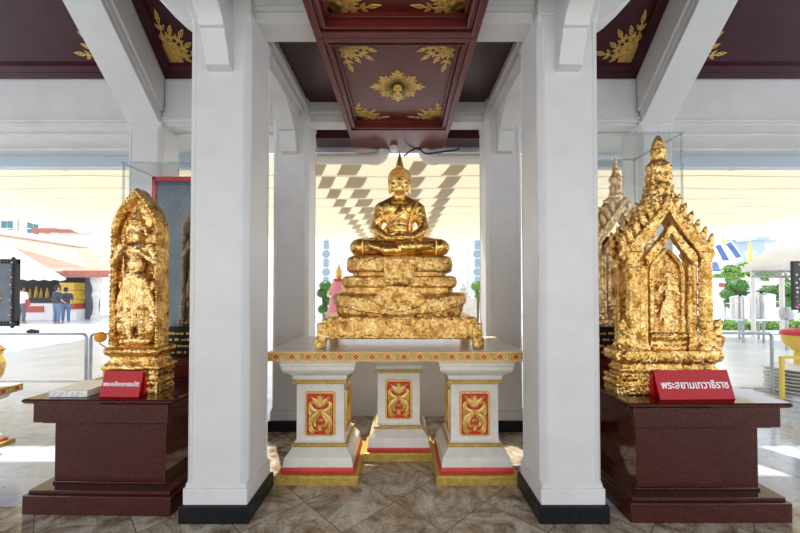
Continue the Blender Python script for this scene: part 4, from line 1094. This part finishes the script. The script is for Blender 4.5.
obj('white_plinth', MB().box(p.x-.42,p.x+.42,14.6,15.3,GZ,.42), M['wallwhite'], r); obj('red_base', MB().sqlathe([(.40,.42),(.40,.50),(.33,.56),(.36,.66)], p.x, 14.95), M['redpanel'], r)
obj('yellow_tier', MB().sqlathe([(.38,.66),(.40,.78),(.30,.82),(.30,1.0),(.36,1.04),(.36,1.18),(.26,1.22),(.26,1.40),(.30,1.45),(.30,1.52)], p.x-.05, 14.95), M['yellow'], r)

# ---- buildings beyond the stall
def building(name, px0, px1, py_top, D, dep, wall, label):
    x0, x1 = at(px0,300,D).x, at(px1,300,D).x; zt = at(0,py_top,D).z
    r = empty(name, ((x0+x1)/2, D+dep/2, GZ)); tag(r, label, 'building')
    obj('wall', MB().box(x0,x1,D,D+dep,GZ,zt), wall, r)
    return r
by = building('yellow_building', -90, 58, 150, 34, 8, M['wallyellow'], 'pale yellow building with teal windows far behind the stall')
for k, px in enumerate((10, 36)):
    a, b_ = P3(px-6, 221, 34), P3(px+6, 237, 34)
    fr_ = obj('window', MB().box(a.x-.25, b_.x+.25, 33.75, 34, b_.z-.25, a.z+.3), M['wallwhite'], by, bevel=.03)
    mm = MB()
    for i in range(2):
        for j in range(2):
            w_ = (b_.x-a.x)/2; h_ = (a.z-b_.z)/2; mm.box(a.x+w_*i+.05, a.x+w_*(i+1)-.05, 33.7, 33.76, b_.z+h_*j+.05, b_.z+h_*(j+1)-.05)
    obj('pane', mm, M['teal'], fr_)
for px in (-3, 23.5, 55):
    a = P3(px, 240, 33.9); obj('pilaster', MB().box(a.x-.22, a.x+.22, 33.7, 34, GZ, 11), M['wallwhite'], by)
bw = building('white_building', 38, 101, 234, 25, 5, M['wallwhite'], 'white building with a red brown roof behind the stall\'s tiled roof')
a, b_ = P3(31, 233, 24.6), P3(100, 233, 24.6); c_ = P3(38, 226, 27.5); d_ = P3(92, 228, 27.5)
m = MB().hexa([a, b_, V((d_.x,30.5,d_.z)), V((c_.x,30.5,c_.z)), a+V((0,0,.35)), b_+V((0,0,.35)), V((d_.x,30.5,d_.z+.3)), V((c_.x,30.5,c_.z+.3))])
obj('roof', m, M['roofred'], bw)
obj('roof_top', MB().hexa([a+V((.2,.3,.36)), b_+V((-.2,.3,.36)), V((d_.x,30.4,d_.z+.35)), V((c_.x,30.4,c_.z+.35)), V((c_.x+.6,27,c_.z+1.2)), V((d_.x-.8,27,d_.z+.9)), V((d_.x-.9,29,d_.z+.9)), V((c_.x+.7,29,c_.z+1.2))]), M['stonepale'], bw)

# ---- white hall straight behind the statue
hl = empty('white_hall', (0, 17, GZ)); tag(hl, 'white hall with blue grey lattice strips straight behind the golden statue', 'building')
obj('wall', MB().box(-4.6, 5.2, 16.6, 22, GZ, 3.95), M['wallwhite'], hl)
for px, nm in ((326.5, 0), (477, 1)):
    a = at(px, 260, 16.55); lb = MB(); zt = at(0, 232, 16.55).z
    b_ = MB().box(a.x-.24, a.x+.24, 16.48, 16.6, .6, zt+.2); fr_ = obj('lattice_frame', b_, M['wallwhite'], hl)
    z = zt
    for k in range(4):
        lb.prism([(a.x+.19*math.cos(R(22.5+45*i)), z-.19+.19*math.sin(R(22.5+45*i))) for i in range(8)], 16.44, 16.48, 'y'); lb.box(a.x-.12, a.x+.12, 16.44, 16.48, z-.80, z-.42); z -= .84
    obj('lattice', lb, M['lattice'], fr_)
for px in (345, 459):
    a = at(px, 260, 16.55); m = MB(); zt = at(0, 233, 16.5).z
    frame_pts = (a.x-.45, a.x+.45)
    m.box(frame_pts[0], frame_pts[0]+.08, 16.52, 16.6, GZ, zt); m.box(frame_pts[1]-.08, frame_pts[1], 16.52, 16.6, GZ, zt); m.box(frame_pts[0]+.08, frame_pts[1]-.08, 16.52, 16.6, zt-.12, zt)
    obj('door_frame', m, M['stonepale'], hl)

# ---- planting
def leafball(m, c, r, n, size=.05, sq=.85, rnd=random):
    m.ball(c, (r*.88, r*.88, r*.88*sq), 10)
    for k in range(n):
        t = math.acos(1-2*(k+.5)/n); p = k*2.39996+rnd.random()*.4
        d = V((math.sin(t)*math.cos(p), math.sin(t)*math.sin(p), math.cos(t)*sq)); q = V(c)+d*r*(.9+.14*rnd.random())
        a = V((rnd.gauss(0,1),rnd.gauss(0,1),rnd.gauss(0,1))).normalized()*size; b_ = a.cross(V((rnd.gauss(0,1),rnd.gauss(0,1),rnd.gauss(0,1)))).normalized()*size*.6
        m.add([q-a, q+b_, q+a, q-b_], [(0,1,2,3)])
def topiary(px, D, balls, label, mt=None, trunk=True, grp=None):
    """balls: (px, py, radius px)"""
    g = gnd(px, D); r = empty('topiary_tree', g); tag(r, label, 'tree', grp); s = D/F
    m = MB(); tr = MB()
    for bx, by_, br in balls:
        c = at(bx, by_, D); leafball(m, c, br*s, int(160+br*12), .07*max(.5, min(1.4, br*s*2)))
        if trunk:
            h = V((g.x, D, c.z-.25)) ; tr.tube([V((g.x, D, max(GZ, c.z-.8))), V(((g.x+c.x)/2, D, c.z-.4)), c], .035)
    tr.tube([g, V((g.x+.04, D, (g.z+at(0, balls[0][1], D).z)/2)), V((g.x, D, at(0, balls[0][1], D).z))], [.06,.05,.04])
    obj('foliage', m, mt or M['leaf'], r, fix=False, smooth=0); obj('trunk', tr, M['bark'], r)
    return r
topiary(736, 14, [(737,286,9),(727,294,6),(744,297,7),(731,303,6),(740,307,6)], 'cloud-pruned topiary tree left of the steel pots, behind the hedge')
topiary(770, 14.5, [(769,293,9),(763,300,6),(777,303,6)], 'cloud-pruned topiary tree directly behind the taller steel pot')
topiary(790, 13.6, [(792,289,11),(787,302,8),(796,306,8)], 'dark topiary tree farthest right behind the tent post')
topiary(325, 12.5, [(325.5,286,6),(322,293,5),(327,301,4.5),(323,309,5)], 'small green topiary left of the golden throne, beside the pink draped figure')
topiary(477, 12.5, [(476.5,286,5.5),(479,296,4)], 'small light green topiary right of the golden throne', M['leaflight'])
def hedge(px0, px1, py0, py1, D, dep, label, mt):
    x0, x1 = at(px0,300,D).x, at(px1,300,D).x; zt = at(0,py0,D).z
    m = MB().box(x0+.03,x1-.03,D+.03,D+dep-.03,GZ,zt-.03); rnd = random.Random(5); n = int((x1-x0)*(zt-GZ+dep)*150)
    for k in range(n):
        if rnd.random() < .6: q = V((rnd.uniform(x0,x1), D+rnd.uniform(-.03,.05), rnd.uniform(GZ,zt)))
        else: q = V((rnd.uniform(x0,x1), rnd.uniform(D,D+dep), zt+rnd.uniform(-.04,.05)))
        a = V((rnd.gauss(0,1),rnd.gauss(0,1),rnd.gauss(0,1))).normalized()*.07; b_ = a.cross(V((rnd.gauss(0,1),rnd.gauss(0,1),rnd.gauss(0,1)))).normalized()*.045
        m.add([q-a,q+b_,q+a,q-b_], [(0,1,2,3)])
    return tag(obj('hedge', m, mt, fix=False, smooth=0), label, 'hedge')
hedge(706, 840, 322, 333, 11.2, .5, 'low clipped hedge with light leaves behind the steel pots', M['leaflight'])
# white boundary wall and trees beyond it
wl = empty('boundary_wall', (at(770,300,21).x, 21, GZ)); tag(wl, 'white courtyard boundary wall with posts behind the topiary trees', 'wall')
x0, x1 = at(690,300,21).x, at(900,300,21).x
obj('panel', MB().box(x0,x1,21,21.3,GZ,at(0,282,21).z), M['wallwhite'], wl); 
for k in range(8):
    xx = x0+(x1-x0)*k/7; obj('post', MB().box(xx-.2,xx+.2,20.9,21.4,GZ,at(0,278,21).z), M['wallwhite'], wl)
for k, (px, py, r_, lab) in enumerate(((716,280,7,'bushy green tree at the left, beside the gilded shrine and beyond the white wall'),(733,274,9,'bushy green tree below the blue tiled temple roofs'),(752,271,8,'light green tree beyond the white wall, left of the tent corner'),(772,276,7,'bushy green tree beyond the wall, seen under the tent edge'))):
    D = 26+k; g = gnd(px, D); r = empty('bushy_tree', g); tag(r, lab, 'tree', 'trees beyond the white wall'); m = MB(); s = D/F
    for q in range(6): leafball(m, at(px+random.uniform(-r_,r_), py+random.uniform(-r_*.5,r_*.5), D)+V((0,random.uniform(-.4,.4),0)), r_*s*.62, 130, .16)
    obj('crown', m, M['leaflight'], r, fix=False, smooth=0); obj('trunk', MB().tube([g, at(px, py, D)], .12), M['bark'], r)

# ---- temple roofs far right
def temple_roof(pts, D, label):
    """two slopes of blue tiles with white edges; pts = ridge left, ridge right, eave right, eave left in photo space"""
    A, B, C, E = [at(x, y, D+dd) for x, y, dd in pts]
    c = (A+B+C+E)/4; r = empty('temple_roof', (c.x, c.y, GZ)); tag(r, label, 'temple')
    nrm = (B-A).cross(E-A).normalized()*.5
    if nrm.y > 0: nrm = -nrm
    k = MB().hexa([A, B, C, E, A-nrm, B-nrm, C-nrm, E-nrm]); obj('white_edge', k, M['wallwhite'], r)
    I = lambda u, v: A.lerp(B, u).lerp(E.lerp(C, u), v)
    obj('blue_tiles', MB().hexa([I(.2,.06)+nrm*.2, I(.8,.06)+nrm*.2, I(.8,.92)+nrm*.2, I(.2,.92)+nrm*.2, I(.2,.06)-nrm*.1, I(.8,.06)-nrm*.1, I(.8,.92)-nrm*.1, I(.2,.92)-nrm*.1]), M['bluepaint'], r)
    obj('gable_finial', MB().tube([A, A+V((-.15,0,.8)), A+V((.1,0,1.7))], [.2,.13,.02]), M['goldpaint'], r)
    zb_ = min(C.z, E.z); x0_, x1_ = sorted((E.x, C.x)); obj('hall_wall', MB().box(x0_, x1_, D+4.2, D+9, GZ, zb_+.3), M['wallwhite'], r)
temple_roof(((713.5,246,0),(721,243,0),(732,262,-2),(721,262,-2)), 52, 'left one of the two steep blue tiled temple roofs with white edges')
temple_roof(((724,244,0),(731.5,240.5,0),(744,258,-2),(735,260,-2)), 48, 'right one of the two steep blue tiled temple roofs with white edges')
temple_roof(((708,262,0),(719,262,0),(724,272,-2),(706,272,-2)), 46, 'low blue tiled temple roof below the two steep ones')
def simple_block(name, px0, px1, py0, D, dep, mt, label, top=None):
    r = building(name, px0, px1, py0, D, dep, mt, label)
    x0, x1 = at(px0,300,D).x, at(px1,300,D).x; zt = at(0,py0,D).z
    obj('flat_roof', MB().box(x0-.5,x1+.5,D-.5,D+dep,zt,zt+.7), top or M['bluegrey'], r); return r
simple_block('long_building', 728, 830, 243, 75, 6, M['wallwhite'], 'long pale building with a blue grey roof line behind the temple roofs')
simple_block('tower_building', 758, 766, 240, 70, 4, M['bluegrey'], 'pale blue tower block above the tent')
sp_ = at(750, 240, 66); tag(obj('temple_spire', MB().lathe([(.7,0),(.7,5.5),(.4,6.5),(.3,8.0),(.16,9.4),(.02,at(0,239,66).z-GZ)], (sp_.x, 66, GZ), 12), M['goldpaint']), 'thin orange gold spire in front of the long pale building', 'spire')

# ---- tent on the right
tn = empty('market_tent', (at(800,300,8).x, 8, GZ)); tag(tn, 'white canvas tent with steel posts on the far right', 'tent')
t0, t1, t2 = at(742,268,8.6), at(845,259,6.6), at(850,185,9.2)
back = at(752,272,11); b2 = at(860,266,9.6)
m = MB(); m.add([t0, t1, t2, back, b2, V((t2.x+.8,9.9,t2.z))], [(0,1,2),(0,2,5,3),(3,5,4),(1,4,5,2)])
o = obj('canvas', m, M['tent'], tn, fix=False, smooth=0); q = o.modifiers.new('s','SOLIDIFY'); q.thickness = .02
obj('valance', MB().hexa([t0, t1, t1+V((0,.02,0)), t0+V((0,.02,0)), t0-V((0,0,.10)), t1-V((0,0,.10)), t1+V((0,.02,-.10)), t0+V((0,.02,-.10))]), M['tent'], tn)
for px, D in ((753, 8.5), (782, 7.9)):
    g = gnd(px, D); obj('post', MB().tube([g, V((g.x, D, at(0, 266, D).z))], .045, 10), M['wallwhite'], tn)
tr = MB(); y0_ = at(752, 271, 8.3); y1_ = at(800, 271, 7.4)
for k in range(9):
    a = y0_.lerp(y1_, k/9); b_ = y0_.lerp(y1_, (k+1)/9); tr.tube([a, b_+V((0,0,-.13))], .012, 5); tr.tube([a+V((0,0,-.13)), b_], .012, 5)
tr.tube([y0_, y1_], .02, 6); tr.tube([y0_+V((0,0,-.13)), y1_+V((0,0,-.13))], .02, 6); obj('truss', tr, M['galv'], tn)

# ---- steel pots on a stand
ps = empty('pot_stand', gnd(752, 9)); tag(ps, 'tubular steel stand carrying two large steel pots', 'stand')
x0, x1 = gnd(731,8.9).x, gnd(774,8.9).x; zs = at(0,318,8.9).z
obj('shelf', MB().box(x0,x1,8.6,9.3,zs-.05,zs), M['steel'], ps, bevel=.005)
for xx in (x0+.04, (x0+x1)/2, x1-.04):
    for yy in (8.64, 9.26): obj('leg', MB().tube([(xx,yy,GZ),(xx,yy,zs-.049)], .026), M['galv'], ps)
obj('rail', MB().tube([(x0+.04,8.64,.18),(x1-.04,8.64,.18)], .018), M['galv'], ps)
def pot(px, r, h, label):
    g = gnd(px, 8.95); p = empty('steel_pot', (g.x, 8.95, zs)); tag(p, label, 'pot', 'steel pots on the stand')
    obj('body', MB().lathe([(0,0),(r,0),(r,h),(r+.015,h),(r+.015,h+.02),(0,h+.02)], (g.x,8.95,zs), 28), M['steel'], p)
    obj('lid', MB().lathe([(r*.98,h+.021),(r*.95,h+.05),(r*.3,h+.08),(0,h+.085)], (g.x,8.95,zs), 28), M['steel'], p)
    obj('lid_knob', MB().lathe([(.02,h+.085),(.05,h+.12),(0,h+.14)], (g.x,8.95,zs), 10), M['black'], p)
    for sx in (-1,1): obj('handle', MB().tube([(g.x+sx*(r-.005),8.85,zs+h*.75),(g.x+sx*(r+.07),8.85,zs+h*.75),(g.x+sx*(r+.07),9.05,zs+h*.75),(g.x+sx*(r-.005),9.05,zs+h*.75)], .012, 6), M['steel'], p)
pot(740, .19, .48, 'shorter of the two steel pots on the stand, left one')
pot(761.5, .25, .55, 'larger steel pot on the stand, right of the smaller pot')
g = gnd(786, 7.6); bw_ = empty('wash_basin', g); tag(bw_, 'round steel basin on a leg beside the tent post', 'basin')
zb2 = at(0,320,7.6).z
obj('bowl', MB().lathe([(.05,zb2),(.13,zb2+.05),(.17,zb2+.2),(.175,zb2+.27),(.16,zb2+.265),(.0,zb2+.1)], (g.x,7.6,0), 20), M['steel'], bw_)
obj('leg', MB().tube([g, (g.x,7.6,zb2+.01)], .03), M['galv'], bw_)
g = gnd(725, 15); rs = empty('red_notice', g); tag(rs, 'small red notice board on a post beside the gilded shrine, before the white wall', 'sign')
zz = at(0,285,15).z; obj('board', MB().box(g.x-.26,g.x+.26,14.97,15.0,zz-.09,zz+.09), M['redpanel'], rs); obj('post', MB().tube([g,(g.x,15.02,zz+.05)], .03), M['galv'], rs)

# ---- crowd barriers
def barrier(x0, x1, D, zt, label, corner_r=.05, lower=.06):
    r = empty('crowd_barrier', ((x0+x1)/2, D, GZ)); tag(r, label, 'barrier', 'steel barriers')
    c = corner_r; p = [V((x0,D,GZ+.02))]
    p += [V((x0, D, zt-c))]+[V((x0+c-c*math.cos(a), D, zt-c+c*math.sin(a))) for a in (R(30),R(60),R(90))]
    p += [V((x1-c+c*math.sin(a), D, zt-c+c*math.cos(a))) for a in (0,R(30),R(60),R(90))]+[V((x1, D, GZ+.02))]
    obj('hoop', MB().tube(p, .019, 10), M['galv'], r)
    obj('lower_rail', MB().tube([(x0,D,lower),(x1,D,lower)], .013, 8), M['galv'], r)
    for xx in (x0, x1): obj('foot', MB().box(xx-.025,xx+.025,D-.22,D+.22,GZ,GZ+.022), M['galv'], r)
    return r
D = 4.75
barrier(at(-75,300,D).x, at(87,300,D).x, D, at(0,334,D).z, 'steel crowd barrier reaching the left edge, behind the left plinth')
barrier(at(91.5,300,D).x, at(240,300,D).x, D, at(0,334,D).z, 'steel crowd barrier behind the pointed gold stele, next to the longer one')
D = 4.45
barrier(at(640,300,D).x, at(771,300,D).x, D, at(0,333,D).z, 'steel crowd barrier behind the gilded shrine, beside the stacked plates')
pg = at(33, 331.5, 4.75); tag(obj('cloth_strip', MB().tube([(pg.x-.07,4.75,pg.z),(pg.x-.02,4.745,pg.z+.012),(pg.x+.07,4.75,pg.z)], [.02,.026,.02], 8), M['black']), 'small dark strip wrapped over the top of the left barrier', 'cloth')

# ---- draped figure and little stupa behind the throne
p = gnd(339, 8.2); dr = empty('draped_statue', p); tag(dr, 'golden statue in pink cloth on a pedestal, seen left of the golden throne', 'statue')
zt_ = at(0,262,8.2).z; zb_ = at(0,312,8.2).z
obj('pedestal', MB().sqlathe([(.32,GZ),(.32,.12),(.25,.18),(.25,zb_-.06),(.30,zb_)], p.x, 8.2), M['stonepale'], dr)
h = zt_-zb_; m = MB().ball((p.x,8.2,zb_+h*.74),(.075,.075,.10)); m.lathe([(.07,0),(.085,.02),(.05,.08),(.03,.14),(.0,h*.22)], (p.x,8.2,zb_+h*.78), 12); m.ball((p.x,8.2,zb_+h*.5),(.13,.11,.2)); m.limb((p.x-.1,8.2,zb_+h*.6),(p.x-.22,8.15,zb_+h*.35),.05,.035); m.limb((p.x+.1,8.2,zb_+h*.6),(p.x+.2,8.15,zb_+h*.35),.05,.035); m.lathe([(.2,0),(.18,.1),(.13,h*.45)], (p.x,8.2,zb_), 14)
obj('gold_body', m, M['goldpaint'], dr, fuse=.018)
m = MB().lathe([(.24,.0),(.21,.1),(.16,h*.35),(.135,h*.52),(.10,h*.62),(.0,h*.63)], (p.x-.03,8.2,zb_+.002), 18); obj('pink_robe', m, M['pink'], dr)
obj('red_scarf', MB().tube([(p.x+.11*math.cos(R(30*k)), 8.2+.11*math.sin(R(30*k)), zb_+h*.64) for k in range(13)], .03, 8), M['chair_red'], dr)
p = gnd(463, 12); sg = empty('stone_stupa', p); tag(sg, 'small pale stone stupa with stacked tiers right of the golden throne', 'stupa')
zb_ = at(0,298,12).z; zt_ = at(0,279,12).z; hh = zt_-zb_
obj('block_base', MB().box(p.x-.40,p.x+.40,11.7,12.3,GZ,zb_), M['stonepale'], sg, bevel=.02)
obj('tiered_spire', MB().lathe([(.30,0),(.30,.04),(.16,.07),(.14,hh*.25),(.23,hh*.28),(.23,hh*.33),(.11,hh*.37),(.10,hh*.5),(.16,hh*.53),(.15,hh*.58),(.06,hh*.62),(.05,hh*.75),(.08,hh*.78),(.03,hh*.83),(.0,hh)], (p.x,12,zb_), 14), M['stonepale'], sg)

# ---- things at the left edge
# low white altar table with gold pedestal
lt = empty('low_altar_table', (-3.6, 2.77, 0)); tag(lt, 'low white altar table with a patterned edge and gold foot at the left edge', 'table')
zt_ = .49
obj('tabletop', MB().box(-4.5, -3.205, 2.45, 3.06, zt_-.062, zt_), M['lacquer'], lt, bevel=.004)
edge_band(lt, -4.5, -3.205, 2.45, 3.06, zt_-.06, zt_-.002, 13)
q = pedestal(lt, -3.505, 2.765, zt_-.062)
pt = empty('gilt_jar', (-3.31, 2.90, zt_)); tag(pt, 'round gilt jar standing on the low altar table at the left edge', 'jar')
obj('jar', MB().lathe([(0,0),(.06,0),(.065,.02),(.05,.04),(.085,.10),(.10,.17),(.095,.22),(.08,.26),(.085,.29),(.10,.31),(.0,.31)], (0,0,0), 20), M['goldsmooth'], pt, local=True)
obj('lid', MB().lathe([(.09,.311),(.07,.34),(.03,.36),(.015,.40),(0,.41)], (0,0,0), 16), M['goldsmooth'], pt, local=True)
# black sign board with ornate edge, on a post standing left of the frame
D = 3.9; sb = empty('black_board', (at(-14,300,D).x, D, GZ)); tag(sb, 'black board with a studded ornate edge and gold emblem at the left edge', 'board')
x0, x1 = at(-48,300,D).x, at(16,300,D).x; z0, z1 = at(0,326,D).z, at(0,259,D).z
obj('panel', MB().box(x0+.03,x1-.03,D,D+.03,z0+.03,z1-.03), M['slate'], sb)
m = MB().box(x0,x1,D-.012,D+.04,z0,z0+.05).box(x0,x1,D-.012,D+.04,z1-.05,z1).box(x0,x0+.05,D-.012,D+.04,z0,z1).box(x1-.05,x1,D-.012,D+.04,z0,z1)
for i in range(20):
    for (a, b_) in ((x1-.025, z0+(z1-z0)*i/19),(x0+.025, z0+(z1-z0)*i/19),(x0+(x1-x0)*i/19, z0+.025),(x0+(x1-x0)*i/19, z1-.025)): m.ball((a,D-.01,b_),(.024,.014,.024),8)
f_ = obj('studded_frame', m, M['black'], sb, smooth=60)
m = MB()
for i in range(9): m.ball((x1-.025-.012*(i%2),D-.026,z0+.04+(z1-z0-.08)*i/8),(.008,.006,.008),6)
obj('silver_studs', m, M['silver'], f_)
em = MB(); c = at(-4,298,D)
for k in range(8): add_tear(em, lambda u, v, h: V((c.x+u, D-.002-h, c.z+v)), 0, 0, R(45*k), .075, .022, False, .004)
obj('gold_emblem', em, M['goldpaint'], sb, smooth=0)
xp = at(-30,300,D).x; obj('post', MB().box(xp-.03,xp+.03,D+.04,D+.09,GZ,z1-.05), M['black'], sb)

# ---- things at the right edge
D = 5.4; rb_ = empty('black_screen', (at(806,300,D).x, D, GZ)); tag(rb_, 'dark patterned screen with coloured studs at the right edge under the tent', 'screen')
x0, x1 = at(794.5,300,D).x, at(840,300,D).x; z0, z1 = at(0,310,D).z, at(0,261,D).z
obj('panel', MB().box(x0,x1,D,D+.05,z0,z1), M['black'], rb_)
m = MB(); rnd = random.Random(2)
for k in range(90): m.ball((rnd.uniform(x0+.02,x1-.02), D-.004, rnd.uniform(z0+.02,z1-.02)), (.016,.010,.016), 6, k % 3)
obj('coloured_studs', m, [M['lattice'], M['pink'], M['silver']], rb_)
xp = at(812,300,D).x; obj('post', MB().box(xp-.04,xp+.04,D+.05,D+.11,GZ,z1-.05), M['black'], rb_)
# golden pedestal bowl with a red cushion
D = 4.75; g = gnd(797, D); pb = empty('pedestal_bowl', g); tag(pb, 'golden pedestal bowl topped with red cloth at the right edge', 'bowl')
zr = at(0,335,D).z
obj('bowl', MB().lathe([(.03,zr-.22),(.06,zr-.20),(.13,zr-.13),(.155,zr-.04),(.165,zr),(.0,zr)], (g.x,D,0), 24), M['yellowmetal'], pb)
obj('red_cushion', MB().lathe([(.0,zr+.001),(.172,zr+.001),(.18,zr+.025),(.16,zr+.06),(.10,zr+.085),(0,zr+.09)], (g.x,D,0), 24), M['chair_red'], pb)
obj('stem', MB().lathe([(.12,GZ),(.12,GZ+.02),(.06,GZ+.05),(.045,.2),(.045,zr-.24),(.03,zr-.215)], (g.x,D,0), 14), M['yellowmetal'], pb)
# yellow frame stand
D = 4.2; x0, x1 = at(780.5,300,D).x, at(832,300,D).x; zt_ = at(0,356,D).z
yf = empty('yellow_stand', ((x0+x1)/2, D, GZ)); tag(yf, 'yellow metal frame stand around the stacked plates at the right edge', 'stand')
for xx in (x0, x1):
    obj('leg', MB().box(xx-.018,xx+.018,D-.016,D+.016,GZ+.02,zt_-.03), M['yellowmetal'], yf)
    obj('foot', MB().box(xx-.018,xx+.018,D-.12,D+.12,GZ,GZ+.02), M['yellowmetal'], yf)
obj('top_rail', MB().box(x0-.018,x1+.018,D-.016,D+.016,zt_-.03,zt_), M['yellowmetal'], yf)
# stacked plates
D = 4.55; g = gnd(792, D); pname = ['undermost', 'second from bottom', 'third from bottom', 'fourth from bottom', 'fifth from bottom', 'sixth from bottom', 'topmost']
pm = MB().lathe([(.0,0),(.14,0),(.15,.008),(.255,.034),(.275,.042),(.275,.05),(.255,.045),(.14,.02),(0,.02)], (0,0,0), 28)
p0 = None
for k in range(7):
    loc = V((g.x+random.uniform(-.012,.012), D, GZ+.044*k))
    if p0 is None:
        o = p0 = obj('plate', pm, M['plate'], origin=(0,0,0))
    else:
        o = p0.copy(); COL.objects.link(o)
    o.location = loc*U; tag(o, 'grey plate, %s of the stack by the yellow stand' % pname[k], 'plate', 'stacked plates by the yellow stand')

# low white parapet behind the back pillars
struct('wall_back', MB().box(-1.22,1.22,3.66,3.76,0,.72).box(-1.22,1.22,3.64,3.78,.72,.76).box(-1.22,1.22,3.62,3.66,0,.05), M['white'], 'low white parapet wall behind the altar table', bevel=.004)

# ------------------------------------------------------------------ daylight
w = bpy.data.worlds.new('sky'); S.world = w; w.use_nodes = True
n = w.node_tree; bg = n.nodes['Background']
tc = nd(n, 'ShaderNodeTexCoord'); sx = nd(n, 'ShaderNodeSeparateXYZ'); n.links.new(tc.outputs['Generated'], sx.inputs[0])
c = ramp(n, sx.outputs['Z'], [(0, (.97,.98,1.0)), (.25, (.90,.94,1.0)), (1, (.70,.82,1.0))])
n.links.new(c, bg.inputs['Color']); bg.inputs['Strength'].default_value = 1.25
sl2 = bpy.data.lights.new('sun', 'SUN'); sl2.energy = 4.0; sl2.angle = R(.8); sl2.color = (1, .95, .86)
so = bpy.data.objects.new('sun', sl2); COL.objects.link(so)
so.rotation_euler = V((.25, -.55, -1.0)).to_track_quat('-Z', 'Y').to_euler()
S.view_settings.view_transform = 'Standard'; S.view_settings.look = 'None'; S.view_settings.gamma = 1; S.view_settings.use_curve_mapping = False
S.view_settings.exposure = 0.78
